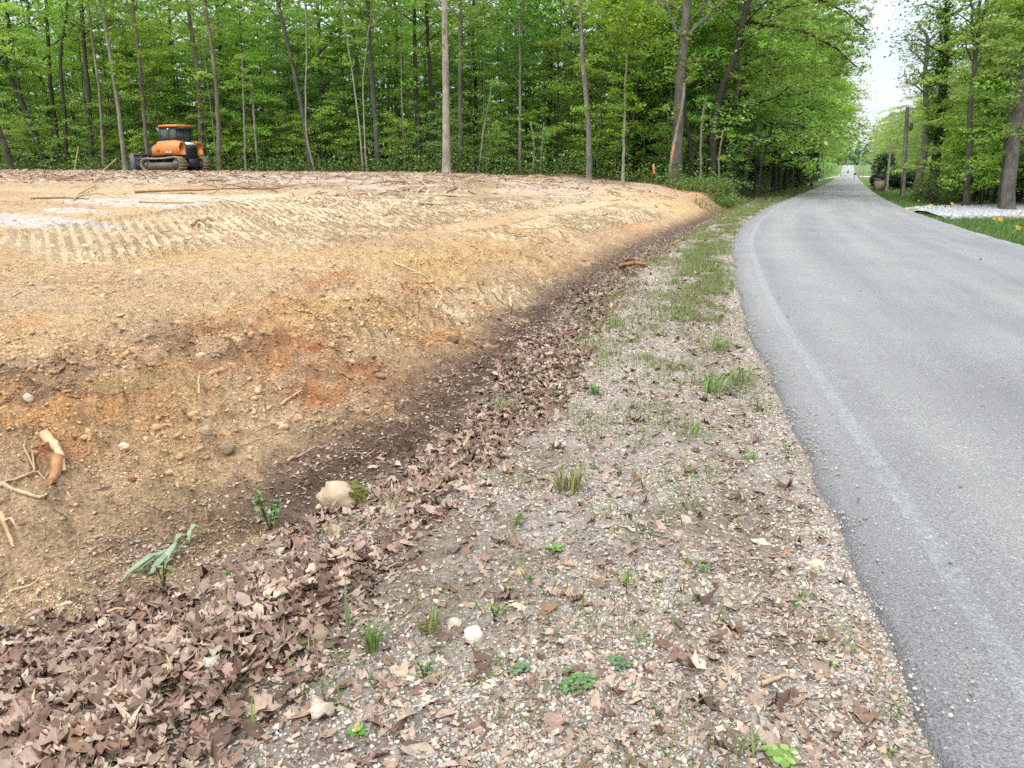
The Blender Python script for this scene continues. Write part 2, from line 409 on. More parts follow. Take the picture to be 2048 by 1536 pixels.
# ------------------------------------------------------------------ materials
def mat(name):
    m = bpy.data.materials.new(name); m.use_nodes = True; m.node_tree.nodes.clear(); return m, m.node_tree
def nn_(nt, t, **kw):
    n = nt.nodes.new(t)
    for k, v in kw.items():
        if k in n.inputs: n.inputs[k].default_value = v
        else: setattr(n, k, v)
    return n
def noise(nt, scale, detail=4, vec=None, rough=.55):
    n = nn_(nt, "ShaderNodeTexNoise", Scale=scale, Detail=detail, Roughness=rough)
    if vec is not None: nt.links.new(vec, n.inputs["Vector"])
    return n
def mixc(nt, a, b, fac, mode='MIX'):
    n = nt.nodes.new("ShaderNodeMix"); n.data_type = 'RGBA'; n.blend_type = mode
    for sock, v in ((n.inputs[6], a), (n.inputs[7], b), (n.inputs[0], fac)):
        if hasattr(v, "is_linked") or hasattr(v, "links"): nt.links.new(v, sock)
        elif not hasattr(v, '__len__'): sock.default_value = v
        else: sock.default_value = (*v[:3], 1)
    return n.outputs[2]
def ramp(nt, x, p0, p1, c0=(0, 0, 0), c1=(1, 1, 1)):
    n = nt.nodes.new("ShaderNodeValToRGB"); e = n.color_ramp.elements
    e[0].position = p0; e[1].position = p1; e[0].color = (*c0, 1); e[1].color = (*c1, 1)
    nt.links.new(x, n.inputs[0]); return n.outputs[0]
def math_(nt, op, a, b=0.0):
    n = nt.nodes.new("ShaderNodeMath"); n.operation = op
    for i, v in enumerate((a, b)):
        if hasattr(v, "links"): nt.links.new(v, n.inputs[i])
        else: n.inputs[i].default_value = v
    return n.outputs[0]
def finish(nt, color, rough=.9, bump=None, bdist=.01, bstr=1.0, spec=.3, metallic=0.0):
    p = nt.nodes.new("ShaderNodeBsdfPrincipled")
    if hasattr(color, "links"): nt.links.new(color, p.inputs["Base Color"])
    else: p.inputs["Base Color"].default_value = (*color[:3], 1)
    if hasattr(rough, "links"): nt.links.new(rough, p.inputs["Roughness"])
    else: p.inputs["Roughness"].default_value = rough
    p.inputs["Specular IOR Level"].default_value = spec; p.inputs["Metallic"].default_value = metallic
    if bump is not None:
        bn = nt.nodes.new("ShaderNodeBump"); bn.inputs["Distance"].default_value = bdist; bn.inputs["Strength"].default_value = bstr
        nt.links.new(bump, bn.inputs["Height"]); nt.links.new(bn.outputs[0], p.inputs["Normal"])
    o = nt.nodes.new("ShaderNodeOutputMaterial"); nt.links.new(p.outputs[0], o.inputs[0])
    return p
def attr(nt, name): n = nt.nodes.new("ShaderNodeAttribute"); n.attribute_name = name; return n
def objcoord(nt): return nt.nodes.new("ShaderNodeTexCoord").outputs["Object"]

# ground
MG, t = mat("soil")
A = attr(t, "Col"); oc = objcoord(t)
g1 = noise(t, 55, 5, oc, .7); g2 = noise(t, 9, 4, oc, .6); g3 = nn_(t, "ShaderNodeTexVoronoi", Scale=38.0); t.links.new(oc, g3.inputs["Vector"])
cc = mixc(t, A.outputs[0], ramp(t, g1.outputs[0], .3, .72, (.44, .42, .40), (1.72, 1.7, 1.68)), 1.0, 'MULTIPLY')
cc = mixc(t, cc, ramp(t, g2.outputs[0], .3, .7, (.78, .76, .74), (1.15, 1.15, 1.15)), 1.0, 'MULTIPLY')
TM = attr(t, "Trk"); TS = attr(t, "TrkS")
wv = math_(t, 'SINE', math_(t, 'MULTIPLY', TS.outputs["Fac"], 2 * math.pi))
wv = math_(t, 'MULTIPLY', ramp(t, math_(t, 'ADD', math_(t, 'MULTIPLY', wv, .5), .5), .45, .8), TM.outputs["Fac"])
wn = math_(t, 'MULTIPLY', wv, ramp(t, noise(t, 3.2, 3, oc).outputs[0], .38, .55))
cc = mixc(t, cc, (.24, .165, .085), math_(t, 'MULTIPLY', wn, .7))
hgt = math_(t, 'ADD', math_(t, 'MULTIPLY', g1.outputs[0], 1.0), math_(t, 'MULTIPLY', g2.outputs[0], 1.2))
hgt = math_(t, 'SUBTRACT', hgt, math_(t, 'MULTIPLY', wn, 1.6))
WET = attr(t, "Wet")
rgh = math_(t, 'SUBTRACT', .95, math_(t, 'MULTIPLY', WET.outputs["Fac"], .55))
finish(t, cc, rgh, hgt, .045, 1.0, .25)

def set_float(me, name, arr):
    a = me.attributes.new(name, 'FLOAT', 'POINT'); a.data.foreach_set("value", arr.astype(np.float32))
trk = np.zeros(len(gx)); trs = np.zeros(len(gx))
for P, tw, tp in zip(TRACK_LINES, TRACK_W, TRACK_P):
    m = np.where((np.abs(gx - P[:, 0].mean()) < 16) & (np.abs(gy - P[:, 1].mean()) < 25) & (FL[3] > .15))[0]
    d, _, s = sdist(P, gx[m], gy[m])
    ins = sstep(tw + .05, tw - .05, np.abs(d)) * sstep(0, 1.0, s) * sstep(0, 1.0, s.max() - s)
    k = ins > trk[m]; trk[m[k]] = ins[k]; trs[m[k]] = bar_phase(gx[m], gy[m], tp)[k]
wet = np.zeros(len(gx))
for bx, by, rx, ry in PUDDLE:
    q = ((gx - bx) / rx) ** 2 + ((gy - by) / ry) ** 2; wet = np.maximum(wet, np.exp(-q * 1.2))
sLg, yLg, aLg, sDg, yDg = FL
zone = np.zeros(len(gq), int)
fcx = gx[gq].mean(1); fcy = gy[gq].mean(1); fl_ = sLg[gq].mean(1); fd_ = sDg[gq].mean(1)
wob = .35 * (fbm(fcx, fcy, 1.5, 3) - .5)
zone[:] = 0                                                     # dirt clearing
zone[(fd_ < .15 + wob)] = 1                                     # roadside shoulder
zone[(fcy > forest_edge(fcx) + 2 * wob) & (fd_ > 0)] = 2        # forest floor
zone[(fl_ > 1.2) & (fcy > 41) & (fd_ < .2)] = 2
zone[fl_ < -ROAD_W * .5] = 3                                    # grass verge
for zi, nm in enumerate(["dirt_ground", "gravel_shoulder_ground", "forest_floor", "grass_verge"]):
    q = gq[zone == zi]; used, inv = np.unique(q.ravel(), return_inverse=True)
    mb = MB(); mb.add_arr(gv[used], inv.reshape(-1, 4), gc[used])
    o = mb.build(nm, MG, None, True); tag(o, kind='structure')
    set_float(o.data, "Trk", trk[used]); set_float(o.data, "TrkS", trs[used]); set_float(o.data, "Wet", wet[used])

# road
MR, t = mat("worn_asphalt")
oc = objcoord(t)
U = attr(t, "Acr"); S = attr(t, "Alo")
a1 = noise(t, 120, 3, oc, .7); a2 = noise(t, .7, 5, oc, .6)
vo = nn_(t, "ShaderNodeTexVoronoi", Scale=95.0); t.links.new(oc, vo.inputs["Vector"])
cc = mixc(t, (.118, .114, .112), (.405, .394, .384), ramp(t, a1.outputs[0], .28, .74))
cc = mixc(t, cc, (.46, .45, .43), ramp(t, nn_(t, "ShaderNodeSeparateColor").outputs[0] if False else vo.outputs["Color"], .86, .93))
cc = mixc(t, cc, (.075, .075, .08), math_(t, 'MULTIPLY', ramp(t, noise(t, 70, 2, oc, .6).outputs[0], .60, .72), .55))
cc = mixc(t, cc, ramp(t, a2.outputs[0], .3, .7, (.9, .9, .9), (1.08, 1.08, 1.08)), 1.0, 'MULTIPLY')
wp = nn_(t, "ShaderNodeTexNoise", Scale=1.0, Detail=3); cmb = nn_(t, "ShaderNodeCombineXYZ"); t.links.new(math_(t, 'MULTIPLY', U.outputs["Fac"], 1.5), cmb.inputs[0]); t.links.new(math_(t, 'MULTIPLY', S.outputs["Fac"], .07), cmb.inputs[1]); t.links.new(cmb.outputs[0], wp.inputs["Vector"])
cc = mixc(t, cc, ramp(t, wp.outputs[0], .36, .64, (.86, .86, .87), (1.08, 1.08, 1.07)), 1.0, 'MULTIPLY')
# darker coarse strip along the edge, and the worn remains of an edge line
rag = math_(t, 'MULTIPLY', math_(t, 'SUBTRACT', noise(t, 1.3, 4, oc).outputs[0], .5), .16)
ua = math_(t, 'ADD', U.outputs["Fac"], rag)
cc = mixc(t, cc, ramp(t, ua, .0, .24, (.76, .76, .78), (1, 1, 1)), 1.0, 'MULTIPLY')
ln = math_(t, 'MULTIPLY', ramp(t, U.outputs["Fac"], .305, .32), ramp(t, U.outputs["Fac"], .395, .41, (1, 1, 1), (0, 0, 0)))
ln = math_(t, 'MULTIPLY', ln, ramp(t, noise(t, 28, 5, oc, .75).outputs[0], .40, .66))
cc = mixc(t, cc, (.50, .53, .54), math_(t, 'MULTIPLY', ln, .31))
sm = math_(t, 'MULTIPLY', ramp(t, U.outputs["Fac"], 2.74, 2.77), ramp(t, U.outputs["Fac"], 2.80, 2.84, (1, 1, 1), (0, 0, 0)))
cc = mixc(t, cc, (.13, .13, .14), math_(t, 'MULTIPLY', sm, .55))
s2 = math_(t, 'MULTIPLY', ramp(t, U.outputs["Fac"], 2.84, 2.9), ramp(t, U.outputs["Fac"], 3.0, 3.1, (1, 1, 1), (0, 0, 0)))
cc = mixc(t, cc, (.36, .355, .34), math_(t, 'MULTIPLY', s2, .4))
hh = math_(t, 'ADD', a1.outputs[0], vo.outputs["Distance"])
finish(t, cc, .82, hh, .012, 1.0, .35)

def strip_mesh(name, material, P, offs, zfun, thick=0.03, rag=0.05):
    """a sheet along polyline P (left edge), offs = distances to the right"""
    tng = np.gradient(P, axis=0); tng /= np.linalg.norm(tng, axis=1)[:, None]
    nrm = np.stack([tng[:, 1], -tng[:, 0]], 1)
    arc = np.concatenate([[0], np.cumsum(np.linalg.norm(np.diff(P, axis=0), axis=1))])
    n, k = len(P), len(offs)
    V = np.zeros((n, k, 3)); Ua = np.zeros((n, k)); Sa = np.zeros((n, k))
    for j, o in enumerate(offs):
        e = np.zeros(n)
        if j in (0, 1): e = rag * (fbm(arc * 1.0, arc * 0 + 3.3, 2.2, 6) - .5) * 2
        if j in (k - 1, k - 2): e = rag * (fbm(arc, arc * 0 + 8.3, 2.2, 4) - .5) * 2
        V[:, j, 0] = P[:, 0] + nrm[:, 0] * (o + e); V[:, j, 1] = P[:, 1] + nrm[:, 1] * (o + e)
        V[:, j, 2] = zfun(P[:, 1], o) - (thick if j in (0, k - 1) else 0)
        Ua[:, j] = o + e; Sa[:, j] = arc
    ii = np.arange(n * k).reshape(n, k)
    q = np.stack([ii[:-1, :-1], ii[:-1, 1:], ii[1:, 1:], ii[1:, :-1]], -1).reshape(-1, 4)
    mb = MB(); mb.add_arr(V.reshape(-1, 3), q, np.ones((1, 3)))
    o = mb.build(name, material, None, False)
    set_float(o.data, "Acr", Ua.ravel()); set_float(o.data, "Alo", Sa.ravel())
    return o
def fine(P, s0=.12):
    d = np.concatenate([[0], np.cumsum(np.linalg.norm(np.diff(P, axis=0), axis=1))]); t_ = [0.0]
    while t_[-1] < d[-1]:
        y = np.interp(t_[-1], d, P[:, 1]); t_.append(t_[-1] + s0 * max(1, abs(y) / 8))
    t_[-1] = d[-1]
    fx = pchip(d, P[:, 0]); fy = pchip(d, P[:, 1]); t_ = np.array(t_)
    return np.stack([fx(t_), fy(t_)], 1)
RP = fine(ROAD_EDGE)
offs = [0, .02, .1, .2, .3, .4, .5, .8, 1.4, 2.0, 2.6, 2.75, 2.9, 3.6, 4.4, 5.0, 5.4, 5.48, 5.5]
road = strip_mesh("road", MR, RP, offs, lambda y, o: zr(y) + .008 + .012 * min(o, ROAD_W - o, 1.0), .07, .085)
tag(road, kind='structure')

def polysheet(name, material, px_poly, lift, nx=40, ny=14, h=None):
    """ground sheet between two pixel polylines (near and far edge) laid on the terrain"""
    A = np.array([ground(*p)[:2] for p in px_poly[0]]); B = np.array([ground(*p)[:2] for p in px_poly[1]])
    def res(P):
        d = np.concatenate([[0], np.cumsum(np.linalg.norm(np.diff(P, axis=0), axis=1))]); tt = np.linspace(0, d[-1], nx)
        return np.stack([np.interp(tt, d, P[:, 0]), np.interp(tt, d, P[:, 1])], 1)
    A, B = res(A), res(B)
    V = np.zeros((nx, ny, 3))
    for j in range(ny):
        k = j / (ny - 1); p = A * (1 - k) + B * k
        e = .25 * (fbm(p[:, 0] + 5 * (j > ny / 2), p[:, 1], 1.5, 3) - .5) if j in (0, ny - 1) else 0
        V[:, j, 0] = p[:, 0] + e; V[:, j, 1] = p[:, 1] + e
        V[:, j, 2] = height(p[:, 0], p[:, 1]) + (lift if 0 < j < ny - 1 else -.03) + (h(k, p) if h else 0)
    ii = np.arange(nx * ny).reshape(nx, ny)
    q = np.stack([ii[:-1, :-1], ii[1:, :-1], ii[1:, 1:], ii[:-1, 1:]], -1).reshape(-1, 4)
    mb = MB(); mb.add_arr(V.reshape(-1, 3), q, np.ones((1, 3)))
    return tag(mb.build(name, material, None, True), kind='structure')

def simple(name, c, rough=.85, nscale=12, var=.35, bump=.004, spec=.3, metallic=0.0, tint=False):
    m, t = mat(name); oc = objcoord(t)
    n = noise(t, nscale, 5, oc, .65)
    k = ramp(t, n.outputs[0], .3, .72, (1 - var,) * 3, (1 + var,) * 3)
    cc = mixc(t, c, k, 1.0, 'MULTIPLY')
    if tint:
        cc = mixc(t, cc, nn_(t, "ShaderNodeObjectInfo").outputs["Color"], 1.0, 'MULTIPLY')
    finish(t, cc, rough, n.outputs[0], bump, 1.0, spec, metallic)
    return m
def vcol(name, rough=.85, nscale=30, var=.25, spec=.25, bump=.003, trans=0.0, tint=False):
    m, t = mat(name); oc = objcoord(t)
    cc = attr(t, "Col").outputs[0]
    if nscale:
        n = noise(t, nscale, 4, oc, .6)
        cc = mixc(t, cc, ramp(t, n.outputs[0], .3, .7, (1 - var,) * 3, (1 + var,) * 3), 1.0, 'MULTIPLY')
    if tint:
        cc = mixc(t, cc, nn_(t, "ShaderNodeObjectInfo").outputs["Color"], 1.0, 'MULTIPLY')
    if trans:
        d = nn_(t, "ShaderNodeBsdfDiffuse"); tr = nn_(t, "ShaderNodeBsdfTranslucent"); gl = nn_(t, "ShaderNodeBsdfGlossy", Roughness=.45)
        t.links.new(cc, d.inputs[0]); t.links.new(mixc(t, cc, (1.25, 1.15, .55), 1.0, 'MULTIPLY'), tr.inputs[0]); gl.inputs[0].default_value = (1, 1, 1, 1)
        m1 = nn_(t, "ShaderNodeMixShader"); m1.inputs[0].default_value = trans
        t.links.new(d.outputs[0], m1.inputs[1]); t.links.new(tr.outputs[0], m1.inputs[2])
        m2 = nn_(t, "ShaderNodeMixShader"); m2.inputs[0].default_value = .03
        t.links.new(m1.outputs[0], m2.inputs[1]); t.links.new(gl.outputs[0], m2.inputs[2])
        o = nn_(t, "ShaderNodeOutputMaterial"); t.links.new(m2.outputs[0], o.inputs[0])
    else:
        finish(t, cc, rough, n.outputs[0] if nscale else None, bump, 1.0, spec)
    return m

M_GRAVEL = vcol("gravel_stone", .9, 60, .3)
M_GRAVELBED, t = mat("crushed_limestone")
oc = objcoord(t); v1 = nn_(t, "ShaderNodeTexVoronoi", Scale=11.0); t.links.new(oc, v1.inputs["Vector"])
cc = mixc(t, (.30, .30, .31), (.62, .62, .63), ramp(t, v1.outputs["Color"], .2, .9))
cc = mixc(t, cc, (.12, .12, .12), ramp(t, v1.outputs["Distance"], .42, .7))
finish(t, cc, .9, v1.outputs["Distance"], -.05, 1.0, .2)
M_CONC = simple("pale_concrete", (.5, .48, .43), .9, 8, .2)
M_CLAYPILE = simple("loose_orange_clay", (.36, .27, .19), .95, 7, .35, .03)

# gravel driveway crossing the verge, its clay edges, the walkway and the far driveways
polysheet("gravel_driveway", M_GRAVELBED, [[(1893, 440), (1960, 440), (2048, 437), (2200, 432)], [(1815, 425), (1900, 414), (2048, 401), (2200, 393)]], .04, 60, 16, lambda k, p: .10 * math.sin(math.pi * k))
polysheet("clay_bank", M_CLAYPILE, [[(1900, 413), (1985, 407), (2048, 401), (2200, 394)], [(1925, 408), (1985, 402), (2048, 397), (2200, 391)]], .03, 40, 8, lambda k, p: .10 * math.sin(math.pi * k) * (.6 + .8 * fbm(p[:, 0], p[:, 1], .8, 3)))
polysheet("clay_bank", M_CLAYPILE, [[(1812, 425), (1840, 421), (1875, 417)], [(1805, 419), (1840, 415), (1880, 413)]], .02, 24, 8, lambda k, p: .07 * math.sin(math.pi * k) * (.5 + fbm(p[:, 0], p[:, 1], .9, 3)))
polysheet("clay_bank", M_CLAYPILE, [[(2012, 441), (2048, 441), (2180, 438)], [(2030, 432), (2060, 429), (2180, 427)]], .03, 24, 8, lambda k, p: .06 * math.sin(math.pi * k))
polysheet("walkway", M_CONC, [[(1748, 380), (1790, 386), (1850, 392), (1910, 397)], [(1748, 377.5), (1790, 383), (1850, 388.5), (1910, 393.5)]], .03, 40, 4)
polysheet("driveway", M_CONC, [[(1722, 354), (1750, 354), (1785, 354)], [(1716, 351), (1750, 351), (1788, 351)]], .03, 30, 4)
polysheet("driveway", M_CONC, [[(1634, 359), (1652, 357.5), (1672, 355)], [(1636, 356.5), (1655, 355), (1674, 352.5)]], .03, 30, 4)

# ------------------------------------------------------------------ scattered ground cover
def scatter(name, material, templates, pos, scale, yaw, tilt, colors, label=None, smooth=False, stretch=None):
    """many small pieces of uncountable stuff in one mesh; templates: list of (verts, faces)"""
    mb = MB(); which = rng.integers(0, len(templates), len(pos))
    for k, (tv, tf) in enumerate(templates):
        m = np.where(which == k)[0]
        if len(m) == 0: continue
        tv = np.asarray(tv, float); tf = np.asarray(tf)
        cy, sy = np.cos(yaw[m]), np.sin(yaw[m]); tx, ty = tilt[m, 0], tilt[m, 1]
        v = tv[None] * scale[m][:, None, None]
        if stretch is not None: v = v * stretch[m][:, None, :]
        x, y, z = v[..., 0], v[..., 1], v[..., 2]
        c, s_ = np.cos(tx)[:, None], np.sin(tx)[:, None]; y, z = y * c - z * s_, y * s_ + z * c
        c, s_ = np.cos(ty)[:, None], np.sin(ty)[:, None]; x, z = x * c + z * s_, -x * s_ + z * c
        x, y = x * cy[:, None] - y * sy[:, None], x * sy[:, None] + y * cy[:, None]
        V = np.stack([x, y, z], -1) + pos[m][:, None, :]
        nv = len(tv); Fa = (tf[None] + (np.arange(len(m)) * nv)[:, None, None]).reshape(-1, tf.shape[1])
        mb.add_arr(V.reshape(-1, 3), Fa, np.repeat(colors[m], nv, 0))
    o = mb.build(name, material, None, smooth)
    return tag(o, kind='stuff')
def drop(x, y, lift=0.0): return np.stack([x, y, height(x, y) + lift], 1)
def sample(n, x0, x1, y0, y1, pfun, ybias=1.0):
    """rejection sampling; ybias>1 favours near points (uniform in the picture's rows)"""
    X, Y = [], []; got = 0
    for _ in range(60):
        m = n * 3
        u = rng.random(m); y = y0 + (y1 - y0) * u ** ybias; x = rng.uniform(x0, x1, m)
        lim = np.abs(x) < .74 * (y + .9)
        x, y = x[lim], y[lim]
        fl = fields(x, y); p = pfun(x, y, fl); k = rng.random(len(x)) < p
        X.append(x[k]); Y.append(y[k]); got += k.sum()
        if got >= n: break
    return np.concatenate(X)[:n], np.concatenate(Y)[:n]
def palette(cols, n, k=1.0, jit=.15):
    c = np.array(cols)[rng.integers(0, len(cols), n)] * k
    return c * (1 + rng.uniform(-jit, jit, (n, 1))) * (1 + rng.uniform(-.04, .04, (n, 3)))

def leaf_tpl(kind, seed):
    r = np.random.default_rng(seed); n = 9
    s = np.linspace(0, 1, n)
    if kind == 'oak': wd = np.array([.03, .10, .05, .20, .09, .26, .12, .15, .01]) * 1.15
    elif kind == 'maple': wd = np.array([.02, .22, .12, .42, .16, .26, .10, .10, .01])
    else: wd = .22 * np.sin(np.pi * s ** .8) + .005
    curl, cup, twist = r.uniform(-1.1, 1.1), r.uniform(-2.4, 2.4), r.uniform(-1.2, 1.2)
    V = []
    for i in range(n):
        for sd in (-1, 0, 1):
            wv = wd[i] * sd * (1 + r.uniform(-.2, .2)); y = s[i] - .5 + (.06 * abs(sd) if kind != 'plain' else 0) * r.uniform(.3, 1.2)
            V.append((wv, y, curl * .28 * (y * y * 2 - .15) + cup * wv * wv * 1.5 + twist * wv * y + r.uniform(-.012, .012)))
    Q = [(i * 3 + j, i * 3 + j + 1, i * 3 + j + 4, i * 3 + j + 3) for i in range(n - 1) for j in (0, 1)]
    return np.array(V), np.array(Q)
LEAF_T = [leaf_tpl(k, i) for i, k in enumerate(['oak', 'maple', 'oak', 'plain', 'oak', 'plain', 'oak', 'plain', 'oak', 'oak', 'plain', 'oak', 'maple', 'oak', 'plain', 'oak'])]
LEAF_C = [lin(*c, .64) for c in [(158, 131, 113), (136, 107, 90), (180, 153, 133), (118, 89, 73), (202, 178, 154), (148, 114, 90), (166, 139, 120), (138, 109, 92), (188, 163, 142), (100, 75, 61)]]
M_LITTER = vcol("dead_leaf", .7, 45, .22, .35, .004)
x, y = sample(23000, -6, 12, 1.0, 34, lambda x, y, fl: litter_density(x, y, fl), 2.1)
n = len(x); P = drop(x, y, 0.004); ld = litter_density(x, y, fields(x, y)); P[:, 2] += rng.uniform(0, .035, n) * ld
scatter("leaf_litter", M_LITTER, LEAF_T, P, rng.uniform(.03, .10, n) * rng.choice([.7, 1, 1.25], n), rng.uniform(0, 6.28, n), rng.normal(0, .34, (n, 2)), palette(LEAF_C, n), None, True)

# crumbled leaf and twig fragments on the shoulder and along the soil
FRAG_T = [(np.array([(-.5, -.12, 0), (.1, -.2, .06), (.5, .02, 0), (-.1, .2, .05)]), np.array([(0, 1, 2, 3)])),
          (np.array([(-.5, -.05, 0), (.5, -.05, .08), (.5, .05, .08), (-.5, .05, 0)]), np.array([(0, 1, 2, 3)])),
          (np.array([(-.4, -.3, .05), (.3, -.25, 0), (.45, .2, .1), (-.3, .3, 0)]), np.array([(0, 1, 2, 3)]))]
M_FRAG = vcol("leaf_fragments", .8, 0, 0, .25)
x, y = sample(80000, -3, 9, 1.2, 26, lambda x, y, fl: ((fl[0] > 0.02) & (fl[3] < .6)) * (.3 + .7 * sstep(.36, .6, fbm(x, y, 2.4, 3, 6.6))), 2.0)
n = len(x)
scatter("leaf_fragments", M_FRAG, FRAG_T, drop(x, y, .006), rng.uniform(.008, .036, n), rng.uniform(0, 6.28, n), rng.normal(0, .35, (n, 2)), palette(LEAF_C[::2] + [lin(188, 170, 148, .7), lin(170, 160, 148, .7), lin(150, 140, 128, .7), lin(196, 182, 162, .7), lin(130, 108, 92, .7)], n))

def rock_tpl(seed, sub=1):
    import bmesh as _b
    bm = _b.new(); _b.ops.create_icosphere(bm, subdivisions=sub, radius=.5)
    r = np.random.default_rng(seed); V = np.array([v.co[:] for v in bm.verts]); Fc = np.array([[v.index for v in f.verts] for f in bm.faces]); bm.free()
    V = V * (1 + r.uniform(-.22, .22, (len(V), 1))) * np.array([1, r.uniform(.65, .95), r.uniform(.45, .75)])
    return V, Fc
PEB_T = [rock_tpl(i) for i in range(8)]
x, y = sample(62000, -2, 4.5, 1.3, 13, lambda x, y, fl: ((fl[0] > -.10) & (fl[3] < -.15)) * np.clip(.22 + .9 * np.exp(-((fl[0] - 1.05) / .5) ** 2) + .8 * np.exp(-(fl[0] / .22) ** 2), 0, 1) * (.2 + .8 * sstep(.36, .58, fbm(x, y, 1.9, 3, 1.2))) * (1 - .7 * litter_density(x, y, fl)), 1.9)
n = len(x)
GRAV_C = [lin(*c, .78) for c in [(186, 178, 168), (170, 160, 150), (204, 196, 184), (152, 144, 136), (198, 178, 152), (214, 206, 194), (176, 152, 130), (168, 162, 156)]]
gs = rng.gamma(3.2, .0023, n) + .004
scatter("gravel", M_GRAVEL, PEB_T, drop(x, y, .001), gs, rng.uniform(0, 6.28, n), rng.normal(0, .3, (n, 2)), palette(GRAV_C, n))
x, y = sample(1900, 0, 6, 1.4, 16, lambda x, y, fl: (fl[0] > -.6) * (fl[0] < .02) * np.exp(np.minimum(fl[0], 0) / .085) * sstep(.35, .6, fbm(x, y, 2.0, 3, 7.2)), 1.6)
n = len(x)
scatter("loose_gravel", M_GRAVEL, PEB_T, np.stack([x, y, zr(y) + .018 + .012 * np.clip(-fields(x, y)[0], 0, 1)], 1), rng.gamma(3.2, .002, n) + .003, rng.uniform(0, 6.28, n), rng.normal(0, .3, (n, 2)), palette(GRAV_C, n, .85))
# soil clods on the bank and over the clearing
x, y = sample(34000, -14, 10, 2.2, 30, lambda x, y, fl: (fl[3] > .3) * np.clip(.10 + .9 * np.exp(-((fl[3] - 1.9) / 1.2) ** 2) * sstep(18, 8, y), 0, 1) * (.1 + .9 * sstep(.4, .6, fbm(x, y, 1.3, 3, 9.2))), 1.7)
n = len(x); cl = ground_colour(x, y, fields(x, y)) * rng.uniform(.75, 1.12, (n, 1))
M_CLOD = vcol("soil_clod", .95, 40, .35, .15, .01)
CLOD_T = [(v_ * (1 + np.random.default_rng(60 + i).uniform(-.3, .3, (len(v_), 1))) * [1, 1, .8], f_) for i, (v_, f_) in enumerate(PEB_T)]
scatter("soil_clods", M_CLOD, CLOD_T, drop(x, y, -.004), rng.gamma(1.5, .012, n) + .006, rng.uniform(0, 6.28, n), rng.normal(0, .4, (n, 2)), cl)
OCT_T = []
for i in range(5):
    r_ = np.random.default_rng(40 + i); v_ = np.array([(1, 0, 0), (-1, 0, 0), (0, 1, 0), (0, -1, 0), (0, 0, 1), (0, 0, -1)]) * .5 * r_.uniform(.6, 1.1, (6, 1)); v_[:, 2] *= .7
    OCT_T.append((v_, np.array([(0, 2, 4), (2, 1, 4), (1, 3, 4), (3, 0, 4), (2, 0, 5), (1, 2, 5), (3, 1, 5), (0, 3, 5)])))
x, y = sample(70000, -8, 6, 1.8, 13, lambda x, y, fl: ((fl[3] > -.05) & (fl[3] < 5.5)) * (.25 + .75 * sstep(.38, .58, fbm(x, y, 2.3, 3, 1.9))), 1.7)
n = len(x); cl = ground_colour(x, y, fields(x, y)) * rng.uniform(.7, 1.35, (n, 1))
scatter("soil_crumbs", M_CLOD, OCT_T, drop(x, y, .002), rng.gamma(2.2, .0042, n) + .005, rng.uniform(0, 6.28, n), rng.normal(0, .5, (n, 2)), cl)
# shredded wood over the back of the clearing, bits of root and straw over the rest
CHIP_T = [(np.array([(-.5, -.05, 0), (.5, -.04, .0), (.5, .04, .0), (-.5, .05, 0), (-.5, 0, .07), (.5, 0, .06)]), np.array([(0, 1, 5, 4), (2, 3, 4, 5)])),
          (np.array([(-.5, -.04, 0), (0, -.10, .09), (.5, -.02, .02), (.5, .03, .02), (0, -.03, .12), (-.5, .04, 0)]), np.array([(0, 1, 4, 5), (1, 2, 3, 4)]))]
x, y = sample(14000, -44, 12, 17, 53, lambda x, y, fl: (fl[3] > .8) * (y < forest_edge(x) + .8) * (.10 + .9 * sstep(18, 32, y) * sstep(9, -3, x - (y - 34) * .3)) * (.25 + .75 * sstep(.4, .6, fbm(x, y, .8, 3, 2.1))), 1.0)
n = len(x)
CHIP_C = [lin(*c, .66) for c in [(205, 182, 158), (180, 150, 120), (150, 118, 92), (218, 200, 180), (120, 92, 72), (192, 160, 122), (96, 74, 60)]]
M_CHIP = vcol("wood_chip", .85, 0, 0, .2)
scatter("wood_chips", M_CHIP, CHIP_T, drop(x, y, .01), rng.gamma(3, .06, n) + .06, rng.uniform(0, 6.28, n), rng.normal(0, .22, (n, 2)), palette(CHIP_C, n))
x, y = sample(9000, -9, 8, 1.6, 20, lambda x, y, fl: (fl[3] > .1) * (.35 + .65 * np.exp(-((fl[3] - .9) / .8) ** 2)) * (.2 + .8 * sstep(.4, .6, fbm(x, y, 1.6, 3, 4.1))), 1.7)
n = len(x)
scatter("root_shreds", M_CHIP, CHIP_T, drop(x, y, .006), rng.gamma(2.0, .016, n) + .014, rng.uniform(0, 6.28, n), rng.normal(0, .3, (n, 2)), palette(CHIP_C[1:3] + CHIP_C[4:] + [lin(160, 128, 96, .7), lin(176, 150, 120, .7)], n, .85, .3))

